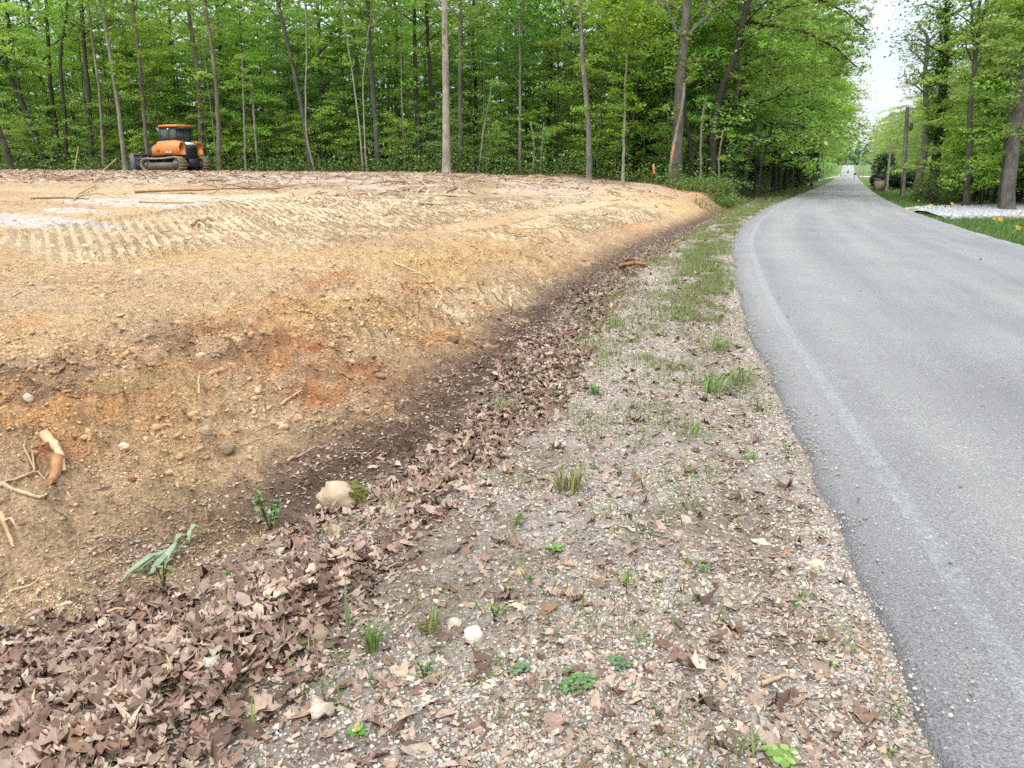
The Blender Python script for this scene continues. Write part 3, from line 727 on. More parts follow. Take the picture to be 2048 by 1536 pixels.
# grass
def blade_tpl(seed, n=4, wdt=.035):
    r = np.random.default_rng(seed); b = r.uniform(.15, .7); V = []
    for i in range(n):
        s = i / (n - 1); wv = wdt * (1 - s) ** .7 + .002
        V += [(-wv, b * s * s, s * (1 - .35 * b * s)), (wv, b * s * s, s * (1 - .35 * b * s))]
    return np.array(V), np.array([(2 * i, 2 * i + 1, 2 * i + 3, 2 * i + 2) for i in range(n - 1)])
BL_T = [blade_tpl(i) for i in range(6)]; BL3_T = [blade_tpl(i + 9, 3, .05) for i in range(5)]
M_GRASS = vcol("grass_blade", .6, 0, 0, .3, .003, .3)
G_C = [lin(*c, .68) for c in [(128, 148, 82), (112, 136, 68), (152, 160, 104), (98, 126, 64), (176, 166, 122)]]
x, y = sample(38000, -2, 14, 1.6, 34, lambda x, y, fl: ((fl[0] > .02) & (fl[3] < -.2)) * np.clip(.9 * np.exp(-((fl[0] - .45) / .3) ** 2) * sstep(3.5, 7.5, y) + (.12 + .20 * sstep(3, 6, y)), 0, 1) * sstep(.44, .62, fbm(x, y, 2.6, 3, 2.7)), 1.25)
n = len(x)
scatter("grass", M_GRASS, BL_T, drop(x, y, -.004), rng.uniform(.03, .10, n) * (1 + y / 60), rng.uniform(0, 6.28, n), rng.normal(0, .45, (n, 2)), palette(G_C, n))
G_L = [lin(*c, .62) for c in [(96, 138, 58), (82, 126, 48), (116, 150, 74), (70, 112, 44), (130, 150, 84)]]
gdp = np.array([ground(*p)[:2] for p in [(1893, 440), (2048, 437), (2300, 428), (2300, 388), (2048, 398), (1900, 411), (1815, 419)]])
def in_drive(x, y):
    ins = np.zeros(x.shape, bool); j = len(gdp) - 1
    for i in range(len(gdp)):
        xi, yi = gdp[i]; xj, yj = gdp[j]
        c = ((yi > y) != (yj > y)) & (x < (xj - xi) * (y - yi) / (yj - yi + 1e-12) + xi); ins ^= c; j = i
    return ins
def px_of(x, y): return 1024 + F * (x / y) * 1.042
x, y = sample(52000, 8, 60, 14, 90, lambda x, y, fl: (fl[0] < -ROAD_W - .02) * (px_of(x, y) < 2120) * (~in_drive(x, y)) * np.clip(26 / y, 0, 1) ** 1.4, 1.5)
n = len(x)
scatter("lawn_grass", M_GRASS, BL3_T, drop(x, y, -.005), rng.uniform(.06, .17, n) * (1 + np.clip(y - 25, 0, 60) / 70), rng.uniform(0, 6.28, n), rng.normal(0, .35, (n, 2)), palette(G_L, n))
x, y = sample(9000, 4, 40, 34, 92, lambda x, y, fl: ((fl[0] > .03) & (fl[0] < 5) & (y < 95)) * (fl[3] < 1.2) * 1.0, 1.2)
n = len(x)
scatter("verge_grass", M_GRASS, BL3_T, drop(x, y, -.005), rng.uniform(.10, .30, n), rng.uniform(0, 6.28, n), rng.normal(0, .4, (n, 2)), palette(G_C, n, .8))
# crushed stones on the gravel driveway
A_, B_ = gdp[0], gdp[6]
x = rng.uniform(12, 34, 9000); y = rng.uniform(20, 42, 9000); k = in_drive(x, y) & (px_of(x, y) < 2100) & (sdist(ROAD_EDGE, x, y)[0] < -ROAD_W - .1); x, y = x[k], y[k]; n = len(x)
scatter("driveway_gravel", M_GRAVEL, PEB_T, drop(x, y, .09), rng.uniform(.05, .15, n), rng.uniform(0, 6.28, n), rng.normal(0, .4, (n, 2)), palette([lin(*c, .72) for c in [(196, 196, 200), (178, 178, 182), (212, 212, 214), (158, 158, 162)]], n))

# ------------------------------------------------------------------ trees
def bark_mat(name, c0, c1):
    m, t = mat(name); oc = objcoord(t)
    mp = nn_(t, "ShaderNodeMapping"); mp.inputs["Scale"].default_value = (9, 9, 1.6); t.links.new(oc, mp.inputs[0])
    n1 = noise(t, 2.2, 6, mp.outputs[0], .7); n2 = noise(t, 1.3, 4, oc, .6)
    cc = mixc(t, c0, c1, ramp(t, n1.outputs[0], .34, .66))
    cc = mixc(t, cc, ramp(t, n2.outputs[0], .35, .65, (.72, .75, .70), (1.2, 1.2, 1.2)), 1.0, 'MULTIPLY')
    cc = mixc(t, cc, nn_(t, "ShaderNodeObjectInfo").outputs["Color"], 1.0, 'MULTIPLY')
    finish(t, cc, .92, n1.outputs[0], .04, 1.0, .2)
    return m
M_BARK = bark_mat("bark", (.075, .070, .060), (.19, .178, .155))
M_LEAF = vcol("spring_leaf", .5, 0, 0, .3, .003, .5, True)
M_TWIG = simple("twig_bark", (.17, .13, .10), .9, 14, .35, .004)

def leaf_cards(mb, anchors, n, size, spread, flat, r, base=(1, 1, 1), droop=.25):
    A = anchors[r.integers(0, len(anchors), n)]
    off = r.normal(0, 1, (n, 3)) * np.array([spread, spread, spread * flat])
    c = A + off
    az = r.uniform(0, 2 * math.pi, n); el = r.normal(-droop, .35, n)
    a = np.stack([np.cos(az) * np.cos(el), np.sin(az) * np.cos(el), np.sin(el)], 1)
    up = np.array([0, 0, 1.0]) + r.normal(0, .42, (n, 3)); b = np.cross(a, up); b /= np.linalg.norm(b, axis=1)[:, None] + 1e-9
    nrm = np.cross(b, a)
    s = size * r.uniform(.6, 1.3, (n, 1))
    V = np.stack([c - a * s * .5, c + b * s * .30 + nrm * s * .08 + a * s * .02, c + a * s * .55, c - b * s * .30 + nrm * s * .08 + a * s * .02], 1).reshape(-1, 3)
    q = np.arange(n * 4).reshape(n, 4)
    k = r.uniform(.72, 1.28, (n, 1)); hue = r.uniform(-.12, .16, (n, 1))
    colr = np.array(base)[None] * k * np.concatenate([1 + hue, np.ones((n, 1)), 1 - .5 * hue], 1)
    mb.add_arr(V, q, np.repeat(colr, 4, 0))

def make_tree_meshes(kind, seed):
    """trunk with limbs, and a crown of leaf sprays, for one kind of tree; base at the origin"""
    global rng
    r = np.random.default_rng(seed); tb, cb = MB(), MB(); anchors = []
    if kind == 'canopy': H, r0, z0, cr, nb, nl, ls = r.uniform(19, 25), r.uniform(.14, .24), r.uniform(6, 9), r.uniform(3.2, 4.6), 20, 2300, .26
    elif kind == 'under': H, r0, z0, cr, nb, nl, ls = r.uniform(8, 13), r.uniform(.05, .09), r.uniform(.8, 2.6), r.uniform(2.6, 3.8), 22, 6400, .165
    elif kind == 'road': H, r0, z0, cr, nb, nl, ls = r.uniform(13, 18), r.uniform(.14, .22), 1.0, r.uniform(4.2, 5.4), 32, 9000, .21
    elif kind == 'over': H, r0, z0, cr, nb, nl, ls = r.uniform(15, 19), r.uniform(.16, .24), 4.6, r.uniform(5.6, 6.8), 30, 8500, .24
    elif kind == 'thin': H, r0, z0, cr, nb, nl, ls = r.uniform(10, 15), r.uniform(.03, .06), r.uniform(4, 7), r.uniform(1.3, 2.0), 13, 1300, .16
    else: H, r0, z0, cr, nb, nl, ls = r.uniform(2.4, 5.0), r.uniform(.015, .03), r.uniform(.5, 1.2), r.uniform(.8, 1.4), 10, 520, .14
    m = 9; zz = np.linspace(0, 1, m); wob = np.cumsum(r.normal(0, .012 * H, (m, 2)), 0) * .5; wob -= wob[0]
    path = np.stack([wob[:, 0], wob[:, 1], zz * H - .15], 1)
    rad = r0 * (1 - .86 * zz) * (1 + .45 * np.exp(-zz * 28))
    tb.tube(path, rad, 8 if kind in ('canopy', 'road', 'over') else 6)
    at = lambda f: np.array([np.interp(f, zz, path[:, i]) for i in range(3)])
    for i in range(nb):
        f = (z0 + (H - z0) * ((i + r.uniform(0, 1)) / nb) ** 1.05) / H; f = min(f, .985)
        az = i * 2.4 + r.uniform(-.5, .5); rel = (f * H - z0) / (H - z0)
        if kind == 'canopy': ln = cr * (.55 + .75 * math.sin(math.pi * min(1, rel * .85 + .12))) * r.uniform(.7, 1.15); rise = .55
        elif kind in ('road', 'over'): ln = cr * (1.05 - .55 * rel) * r.uniform(.7, 1.2); rise = .15
        else: ln = cr * (1.0 - .6 * rel) * r.uniform(.6, 1.15) + .25; rise = .22
        p0 = at(f); dv = np.array([math.cos(az), math.sin(az), 0])
        bp = [p0 + dv * ln * s + np.array([0, 0, ln * (rise * s + .12 * math.sin(3 * s) - (.22 if kind != 'canopy' else .0) * s * s)]) + r.normal(0, .03 * ln, 3) * (s > 0) for s in (0, .3, .6, 1.0)]
        tb.tube(bp, np.interp([0, .3, .6, 1], [0, 1], [rad[min(m - 1, int(f * m))] * .55 + .004, .006]), 4, cap=False)
        bp = np.array(bp)
        for s in np.linspace(.25, 1.0, 5):
            q = np.array([np.interp(s, (0, .3, .6, 1), bp[:, k]) for k in range(3)])
            sd = np.array([-dv[1], dv[0], 0])
            for side in (-1, 1):
                tl = ln * .42 * (1.15 - s * .6) * r.uniform(.5, 1.2)
                e = q + (sd * side * .8 + dv * .55) * tl + np.array([0, 0, r.normal(.0, .12) * tl])
                if kind in ('canopy', 'road', 'over', 'under') and r.random() < .6: tb.tube([q, (q + e) / 2 + r.normal(0, .03, 3), e], [.008, .006, .003], 3, cap=False)
                for g in (.35, .7, 1.0): anchors.append(q + (e - q) * g)
            anchors.append(q)
    anchors = np.array(anchors)
    # leave some limbs nearly bare so the crown has gaps, others heavy
    keep = r.random(len(anchors)) < .78; anchors = anchors[keep]
    leaf_cards(cb, anchors, nl, ls, {'canopy': .30, 'under': .17, 'road': .26, 'over': .28, 'thin': .2, 'sap': .15}[kind], {'canopy': .7, 'under': .33, 'road': .45, 'over': .5, 'thin': .5, 'sap': .4}[kind], r)
    return tb.mesh("trunk", M_BARK, True), cb.mesh("crown", M_LEAF), H

VAR = {}
for kind, k, sd in (('canopy', 5, 100), ('under', 6, 200), ('road', 4, 300), ('over', 3, 350), ('thin', 4, 400), ('sap', 4, 500)):
    VAR[kind] = [make_tree_meshes(kind, sd + i) for i in range(k)]
GREENS = [(.225, .42, .078), (.19, .375, .078), (.265, .45, .078), (.175, .335, .085), (.29, .45, .10)]
YGREEN = [(.24, .37, .055), (.21, .35, .06)]
OLIVE = [(.235, .335, .10), (.265, .34, .12), (.21, .325, .09)]
def tree(kind, x, y, name, label, group, leafc, barkc=(1, 1, 1), scale=1.0, cat='tree', z=None, var=None):
    tm, cm, H = VAR[kind][var if var is not None else int(rng.integers(0, len(VAR[kind])))]
    e = empty(name, (x, y, float(height(np.array([x]), np.array([y]))[0]) if z is None else z), float(rng.uniform(0, 6.28)))
    s = scale * float(rng.uniform(.88, 1.12)); e.scale = (s, s, s * float(rng.uniform(.95, 1.08)))
    tag(e, label, cat, group)
    for nm, me, c in (("trunk", tm, barkc), ("crown", cm, leafc)):
        o = bpy.data.objects.new(nm, me); col.objects.link(o); o.parent = e
        k = float(rng.uniform(.85, 1.15)); o.color = (c[0] * k, c[1] * k, c[2] * k, 1)
    return e
def pick(L_): return L_[int(rng.integers(0, len(L_)))]
# --- trees one can tell apart along the edge of the woods: trunk line in photo pixels at a real depth
EDGE_XY = []
def named_tree(px, depth, width, label, barkc=(1, 1, 1), limbs=(), sprays=(), leafc=None, top=None, name="edge_tree", cat="tree", nleaf=900, crown_r=3.2, size=.2, parts=(), dens_=1.0):
    P = np.array([at_depth(a, b, depth) for a, b in px]); bx, by = P[0, 0], P[0, 1]
    gz0 = float(height(np.array([bx]), np.array([by]))[0]); EDGE_XY.append((bx, by))
    P[0, 2] = gz0 - .12
    e = empty(name, (bx, by, gz0)); tag(e, label, cat); O = np.array([bx, by, gz0])
    r = np.random.default_rng(int(abs(px[0][0]) * 7 + depth))
    # straight continuation above the frame
    H = top if top else 17
    if P[-1, 2] - gz0 > 7.5 and H > P[-1, 2] - gz0:
        dv = (P[-1] - P[-2]); dv /= dv[2]
        for k in (.4, .75, 1.0):
            P = np.vstack([P, P[-1] + dv * (H + gz0 - P[-1, 2]) * k + np.append(r.normal(0, .25, 2), 0)])
    d = np.concatenate([[0], np.cumsum(np.linalg.norm(np.diff(P, axis=0), axis=1))])
    s = np.concatenate([[0, .25, .6], np.linspace(1.2, d[-1], 26)]) if d[-1] > 2 else np.linspace(0, d[-1], 10)
    fn = [pchip(d, P[:, k]) for k in range(3)]
    Q = np.stack([fn[k](s) for k in range(3)], 1); Q[3:-1] += r.normal(0, .014, Q[3:-1].shape)
    r0 = width / 2 * depth / F / 1.04
    rad = r0 * (1 - .72 * s / max(H, d[-1])) * (1 + .45 * np.exp(-s / .35))
    tb = MB(); tb.tube(Q - O, rad, 10, None, .05)
    anchors = []
    for lw, lp in limbs:
        LP = np.array([at_depth(a, b, depth + dd) for a, b, dd in [(*q, 0) if len(q) == 2 else q for q in lp]]) - O
        dl = np.concatenate([[0], np.cumsum(np.linalg.norm(np.diff(LP, axis=0), axis=1))]); ss = np.linspace(0, dl[-1], 14)
        LQ = np.stack([pchip(dl, LP[:, k])(ss) for k in range(3)], 1); LQ[1:] += r.normal(0, .03, LQ[1:].shape)
        tb.tube(LQ, lw / 2 * depth / F * np.linspace(1, .3, 14), 6, None, .05)
        anchors += list(LQ[5:])
    top_z = Q[-1, 2] - gz0
    if leafc is None: leafc = pick(GREENS)
    cb = MB(); made = False
    if top_z > 8.5:
        z1 = 8.0 if top_z > 12 else 6.5; nbr = 14
        for i in range(nbr):
            zz = z1 + (top_z - z1) * (i + r.random()) / nbr
            k = np.interp(zz, Q[:, 2] - gz0, np.arange(len(Q))); p0 = np.array([np.interp(k, np.arange(len(Q)), Q[:, c]) for c in range(3)]) - O
            az = i * 2.4 + r.uniform(0, 1); ln = crown_r * r.uniform(.5, 1.1) * (1 - .3 * (zz - z1) / (top_z - z1))
            tip = p0 + np.array([math.cos(az) * ln, math.sin(az) * ln, ln * r.uniform(.2, .7)])
            tb.tube([p0, (p0 + tip) / 2 + [0, 0, .15 * ln], tip], [r0 * .22 + .008, r0 * .12 + .006, .006], 4, cap=False)
            for g in (.4, .6, .8, 1.0): anchors += [p0 + (tip - p0) * g + r.normal(0, .35, 3) for _ in range(4)]
        leaf_cards(cb, np.array(anchors), int(1900 * dens_), size * 1.1, .3, .6, r); made = True
    for (sx, sy, rx, ry, n) in sprays:
        c = at_depth(sx, sy, depth - .25) - O; k = depth / F
        # flat sprays held by short twigs from the trunk
        zrel = c[2]; kk = np.interp(zrel + gz0, Q[:, 2], np.arange(len(Q))); p0 = np.array([np.interp(kk, np.arange(len(Q)), Q[:, q]) for q in range(3)]) - O
        A = [c + np.array([r.uniform(-1, 1) * rx * k, r.uniform(-.8, .8) * rx * k, r.uniform(-1, 1) * ry * k]) for _ in range(max(5, n // 22))]
        tb.tube([p0 - [0, 0, .2], (p0 + c) / 2 + [0, 0, .05], c], [.012, .009, .005], 4, cap=False)
        leaf_cards(cb, np.array(A), n, size * .8, .14, .45, r); made = True
    tr = tb.build("trunk", M_BARK, e, True); tr.color = (*barkc, 1)
    if made:
        cr = cb.build("crown", M_LEAF, e); cr.color = (*leafc, 1)
    return e, O, r0
PALE = (2.1, 2.0, 1.9); GREY = (1.25, 1.25, 1.25); BROWN = (1.15, 1.0, .85); DARK = (.42, .42, .42); MID = (.85, .82, .78)
named_tree([(893, 345), (892, 200), (889, 60), (887, -60)], 48.2, 17, "tall straight pale bare trunk standing alone at the edge of the cleared dirt", (2.3, 2.12, 2.02), limbs=[(3, [(895, 75), (905, 62), (916, 48)])], sprays=[(868, 95, 16, 12, 60), (915, 120, 18, 12, 60)], top=20, leafc=OLIVE[0], parts=1)
named_tree([(1178, 350), (1177, 250), (1166, 120), (1159, -40)], 46.2, 12, "straight grey trunk with a slight lean, left of the thin pale sapling", (1.3, 1.25, 1.25), sprays=[(1166, 218, 26, 5, 130)], top=18)
named_tree([(1246, 356), (1250, 200), (1252, 60), (1243, -20)], 44.6, 6.5, "thin pale sapling with bright yellow green leaf sprays, left of the orange stake", (2.0, 1.95, 1.75), sprays=[(1236, 88, 22, 8, 200), (1265, 120, 22, 14, 240), (1238, 180, 24, 10, 240), (1265, 205, 20, 14, 260), (1230, 225, 20, 14, 180), (1262, 150, 16, 10, 120), (1240, 265, 20, 8, 120), (1225, 30, 34, 14, 260), (1285, 25, 34, 14, 260)], leafc=(.20, .33, .035), top=9.6, crown_r=2)
named_tree([(1353, 350), (1358, 200), (1368, 75), (1376, -30)], 47, 24, "big rough barked oak forking high into curved limbs beside the orange stake", (1.0, .95, .92),
           limbs=[(9, [(1366, 74), (1351, 58), (1339, 32), (1324, -10), (1310, -50)]), (8, [(1373, 72), (1392, 55), (1412, 38), (1432, 14), (1452, 0), (1490, -20)]), (3, [(1357, 140), (1376, 132), (1380, 118)])],
           sprays=[(1345, 225, 10, 14, 60), (1385, 75, 22, 10, 120), (1392, 160, 16, 20, 100), (1343, 100, 14, 12, 60)], top=19, leafc=OLIVE[1], crown_r=4.5)
pt, O, r0 = named_tree([(1339, 356), (1347, 290), (1358, 245), (1366, 200), (1369, 165)], 44.9, 7, "slim leaning pale trunk with an orange paint mark, crossing in front of the big oak", (1.7, 1.6, 1.4), name="marked_tree", sprays=[(1342, 222, 12, 8, 60)])
M_PAINT = simple("orange_marking_paint", (.46, .20, .12), .7, 30, .35, .004)
mb = MB(); mb.tube(np.array([at_depth(a, b, 44.88) for a, b in [(1343.2, 318), (1344.5, 308), (1347, 296), (1349, 286)]]) - O, [.07, .088, .09, .065], 10, None, .05); mb.build("paint_mark", M_PAINT, pt, True)
named_tree([(1040, 330), (1040, 150), (1040, 20), (1040, -40)], 50.6, 7, "slim pale straight trunk with a reddish foot, midway between two larger grey trunks", (1.6, 1.5, 1.4), limbs=[(2, [(1041, 140), (1048, 122), (1052, 105)]), (2, [(1036, 165), (1024, 145), (1012, 125)])], sprays=[(1005, 85, 45, 10, 420), (1055, 65, 45, 10, 420), (980, 112, 40, 8, 300), (1075, 30, 40, 14, 420)], leafc=(.075, .23, .05), top=13)
named_tree([(757, 316), (748, 200), (739, 95), (734, -30)], 52.6, 12, "stout grey trunk in shade with a gentle curve, right of two slender pale stems", (.72, .74, .74), top=19)
named_tree([(838, 316), (832, 180), (829, 60), (826, -40)], 54.5, 10, "dark straight trunk, left of a close pair behind the pale bare trunk", DARK, top=19)
named_tree([(869, 316), (863, 190), (856, 90), (850, -40)], 55.5, 10, "dark trunk leaning slightly left, nearest on the left of the pale bare trunk", (.5, .47, .45), top=19)
named_tree([(921, 324), (921, 180), (921, 60), (922, -40)], 52, 12, "greenish grey straight trunk just right of the pale bare trunk", (.85, .9, .8), top=19)
named_tree([(726, 330), (716, 230), (702, 130), (690, 50)], 50.8, 4, "slender pale stem curving left as it rises, left one of a pair", (1.9, 1.95, 1.7), name="slender_tree", sprays=[(705, 120, 22, 10, 110), (690, 70, 26, 14, 140)])
named_tree([(733, 328), (728, 240), (726, 170), (735, 80)], 50.6, 3.4, "slender pale straight stem, right one of a pair", (1.8, 1.85, 1.6), name="slender_tree", sprays=[(740, 90, 22, 14, 130)])
named_tree([(622, 322), (606, 230), (581, 110), (557, 10), (548, -30)], 51.8, 10, "dark trunk leaning strongly to the left, with a pale thin stem at its foot", (.62, .62, .64), top=18, leafc=OLIVE[2])
named_tree([(629, 322), (613, 270), (612, 190), (613, 70)], 50.9, 4, "pale thin crooked stem with bare side twigs against the dark leaning trunk", (1.7, 1.7, 1.6), name="slender_tree", limbs=[(2, [(612, 140), (630, 128), (652, 120)]), (2, [(612, 215), (640, 222), (665, 226)]), (2, [(613, 95), (628, 85), (645, 80)])])
named_tree([(437, 333), (434, 200), (424, 100), (408, -20)], 51.4, 9.5, "brownish leaning trunk directly to the right of the bulldozer cab", (1.15, 1.05, .95), top=17)
named_tree([(404, 332), (395, 150), (381, 50), (368, -40)], 54, 11, "grey brown trunk rising behind the rear of the bulldozer", (1.05, .98, .9), top=18)
named_tree([(296, 328), (288, 230), (277, 110), (263, -30)], 51.5, 8, "brown trunk rising right behind the bulldozer's blade and exhaust pipe", (.95, .85, .75), top=16, leafc=YGREEN[0], sprays=[(255, 90, 34, 22, 420), (300, 60, 30, 24, 380), (240, 150, 26, 22, 320), (315, 120, 26, 20, 280), (262, 195, 16, 10, 120)])
named_tree([(249, 326), (235, 210), (221, 110), (207, 30), (198, -30)], 51.8, 9, "pale grey trunk leaning left, beside the bulldozer's blade", (1.6, 1.55, 1.5), top=17)
named_tree([(207, 332), (198, 180), (186, 90), (175, -30)], 54, 7, "pale slim trunk leaning left, behind and left of the pale grey one by the blade", (1.5, 1.4, 1.2), top=16)
named_tree([(182, 332), (176, 180), (168, 90), (160, -30)], 56, 11, "dark thick trunk among leaves, left of the pale slim leaning trunk", (.5, .48, .45), top=18)
named_tree([(133, 332), (127, 200), (121, 120), (131, 40), (139, -20)], 56, 8, "thin dark crooked trunk bending right near its top at the far left of the woods", DARK, top=16, sprays=[(90, 100, 40, 30, 300)])
named_tree([(118, 332), (108, 230), (100, 160), (95, 60), (90, -30)], 58, 10, "dark upright trunk half hidden by leaves at the far left of the woods", (.45, .42, .38), top=18)
named_tree([(92, 334), (48, 215), (18, 150), (-12, 95)], 58, 14, "dark trunk leaning hard to the left at the far left border of the woods", (.40, .38, .36), top=9, dens_=.4)
named_tree([(24, 336), (12, 295), (-8, 245)], 51.5, 11, "short dark leaning stub of trunk at the left end of the clearing", (.45, .42, .4), name="snag")
for a, w_, dp, lb in [([(490, 332), (487, 200), (484, 110)], 4, 51, "very thin pale sapling stem, right of the brownish leaning trunk"), ([(515, 332), (508, 240), (502, 150)], 4.5, 52, "thin pale sapling stem, second to the right of the brownish leaning trunk"),
                     ([(957, 332), (966, 270), (985, 165)], 4, 49.5, "thin pale stem leaning right, beside the pale bare trunk"), ([(1066, 338), (1066, 270), (1060, 243)], 4, 48.8, "short thin sapling stem with a forked tip, right of the reddish footed trunk"),
                     ([(1080, 340), (1088, 245)], 3, 48.5, "short thin sapling leaning right, left of the grey leaning trunk"), ([(1404, 345), (1404, 250), (1410, 200)], 5, 46.5, "thin grey stem close behind the big oak"),
                     ([(1441, 350), (1440, 300), (1446, 260)], 4, 46, "thin pale bent stem above the corner of the clearing")]:
    c_ = px = a[-1]
    named_tree(a, dp, w_, lb, (1.5, 1.5, 1.35), name="slender_tree", sprays=[(c_[0], c_[1] + 15, 20, 18, 120), (c_[0] + 6, c_[1] + 50, 14, 12, 50)], leafc=pick(GREENS))
named_tree([(1428, 346), (1430, 240), (1446, 170), (1471, 108), (1486, 50), (1500, -30)], 49.5, 18, "dark old oak with long curved limbs reaching over towards the road", (.42, .40, .38),
           limbs=[(7, [(1488, 40), (1550, 52), (1630, 74), (1690, 112), (1715, 135)]), (7, [(1497, -20), (1590, -12), (1680, 18), (1735, 60)]), (7, [(1431, 222), (1452, 210), (1485, 213), (1512, 208), (1545, 197), (1580, 172, -2)]), (6, [(1478, 50), (1505, 45), (1530, 38), (1560, 18), (1600, 0)]), (4, [(1440, 190), (1415, 150), (1405, 110)])], top=17, leafc=OLIVE[0], crown_r=6, dens_=1.6,
           sprays=[(1500, 190, 45, 16, 500), (1560, 170, 45, 20, 600), (1540, 60, 50, 26, 700), (1590, 110, 45, 28, 700), (1470, 150, 36, 22, 300), (1620, 60, 45, 30, 600), (1670, 100, 40, 30, 900), (1708, 128, 22, 22, 420), (1690, 40, 40, 40, 1100), (1725, 60, 16, 30, 420), (1700, -10, 40, 30, 900), (1640, 0, 50, 40, 1200), (1650, 150, 40, 24, 600)])
named_tree([(1386, 346), (1379, 280), (1370, 215), (1372, 120)], 49, 11, "dark trunk in shade between the big forked oak and the old oak", (.38, .36, .34), top=8)
named_tree([(1490, 348), (1500, 300), (1512, 245)], 50, 8, "dark leaning trunk low among leaves near the road's bend", (.35, .34, .32), name="slender_tree", sprays=[(1500, 235, 40, 16, 320), (1480, 262, 40, 10, 280)], leafc=(.075, .19, .045))
named_tree([(1516, 350), (1531, 300), (1545, 255)], 50.5, 5, "thin dark stem leaning right near the road's bend", (.4, .4, .38), name="slender_tree", sprays=[(1545, 250, 40, 18, 320)], leafc=(.07, .17, .045))

# --- right-hand side of the road
named_tree([(2019, 398), (2026, 300), (2042, 190), (2060, 60), (2075, -30)], 35, 26, "thick grey trunk leaning right beside the gravel driveway, near the right border", (.8, .79, .77), top=17, leafc=OLIVE[0], crown_r=4.5, dens_=1.5, sprays=[(2035, 190, 30, 24, 420), (2030, 110, 34, 30, 500), (2022, 262, 22, 12, 160), (2010, 130, 40, 22, 380), (1985, 60, 40, 26, 420)])
named_tree([(1936, 394), (1938, 300), (1943, 180), (1952, 110)], 42, 13, "dark straight trunk with spreading forked top behind the far grass verge", (.62, .6, .58), limbs=[(8, [(1950, 115), (1960, 60), (1972, 10), (1980, -40)]), (7, [(1951, 120), (1946, 70), (1944, 20), (1936, -40)]), (5, [(1951, 140), (1975, 90), (1990, 40)]), (4, [(1948, 130), (1930, 85), (1922, 50)])], leafc=OLIVE[2], top=14, dens_=.6,
           sprays=[(1940, 40, 34, 24, 300), (1975, 60, 34, 24, 300), (1920, 70, 26, 22, 200)])
named_tree([(2004, 394), (2010, 290), (2019, 190), (2024, 120)], 37, 7, "thin dark trunk just left of the thick grey leaning one", (.5, .48, .45), name="slender_tree", sprays=[(2000, 240, 50, 5, 380), (1990, 190, 50, 6, 380), (2010, 300, 40, 6, 300)], leafc=(.11, .23, .035))
named_tree([(1836, 374), (1840, 345), (1846, 320), (1852, 250), (1850, 150), (1846, 60)], 58, 16, "pale grey trunk with flared foot standing on the lawn right of the utility poles", (1.5, 1.45, 1.4), top=12, leafc=(.20, .29, .08), crown_r=2.2)
iv, O, r0 = named_tree([(1868, 366), (1874, 300), (1883, 200), (1893, 100), (1900, -20)], 51, 20, "dark tall trunk wrapped in green ivy on the right of the road", (.45, .40, .36), name="ivy_tree", top=15, leafc=(.11, .2, .05), crown_r=3.0)
cb = MB(); r_ = np.random.default_rng(5); A = []
for k in range(260):
    s = r_.uniform(0, 1); pxx = np.interp(s, [0, .3, .65, 1], [1874, 1883, 1893, 1901]); pyy = 285 - 320 * s
    c = at_depth(pxx + r_.normal(-6, 11), pyy, 51 + r_.normal(0, .35)) - O; A.append(c)
leaf_cards(cb, np.array(A), 4200, .19, .16, 1.0, r_); o = cb.build("ivy", M_LEAF, iv); o.color = (.085, .19, .028, 1)

# --- the woods behind: every tree its own thing
LANDMARK = [(-22, "behind the bulldozer"), (-42, "at the far left of the clearing"), (-30, "left of the bulldozer"), (-13, "right of the bulldozer"), (-4.5, "behind the pale bare trunk"), (1.5, "behind the reddish footed trunk"), (6.5, "behind the yellow green sapling"), (11, "behind the forked oak"), (16, "by the road's bend")]
def where(x, y):
    q = x * 50 / y
    return min(LANDMARK, key=lambda l: abs(l[0] - q))[1]
def poisson(n, dmin, x0, x1, y0, y1, ok, existing=()):
    pts = list(existing); new = []
    for _ in range(n * 40):
        x, y = random.uniform(x0, x1), random.uniform(y0, y1)
        if not ok(x, y): continue
        if all((x - a) ** 2 + (y - b) ** 2 > dmin * dmin for a, b in pts): pts.append((x, y)); new.append((x, y))
        if len(new) >= n: break
    return new
def sl1(x, y): return float(sdist(ROAD_EDGE, np.array([x]), np.array([y]))[0][0])
def in_woods(x, y, back=1.5, side=4.5):
    return abs(x) < .76 * y + 3 and y > forest_edge(x) + back and sl1(x, y) > side
used = list(EDGE_XY)
can = poisson(40, 4.0, -75, 60, 50, 80, lambda x, y: in_woods(x, y, 2.5, 6), used)
for x, y in can:
    b = pick([DARK, DARK, MID, (.6, .58, .55), (.9, .9, .86)])
    deep = y > 66
    lb = ("tall dark trunked tree " if b[0] < .7 else "tall grey trunked tree ") + ("deep in the woods " if deep else "near the woods' front ") + where(x, y)
    tree('canopy', x, y, "woodland_tree", lb, "tall woodland trees " + where(x, y), pick(GREENS[:4]), b)
und = poisson(210, 1.9, -72, 60, 51, 90, lambda x, y: in_woods(x, y, 2.2, 5), EDGE_XY)
for x, y in und:
    lf = pick(YGREEN + GREENS[2:3] + GREENS[4:]) if (x * 50 / y < -18 and random.random() < .45) else pick(GREENS)
    shade = "bright yellow green" if lf in YGREEN else "green"
    lb = "layered %s tree " % shade + ("deep in the woods " if y > 66 else "near the woods' front ") + where(x, y)
    tree('under', x, y, "understory_tree", lb, "%s understory trees " % shade + where(x, y), lf, pick([DARK, MID, (.7, .7, .66)]))
thn = poisson(100, 1.3, -60, 40, 50, 72, lambda x, y: in_woods(x, y, .8, 5), EDGE_XY)
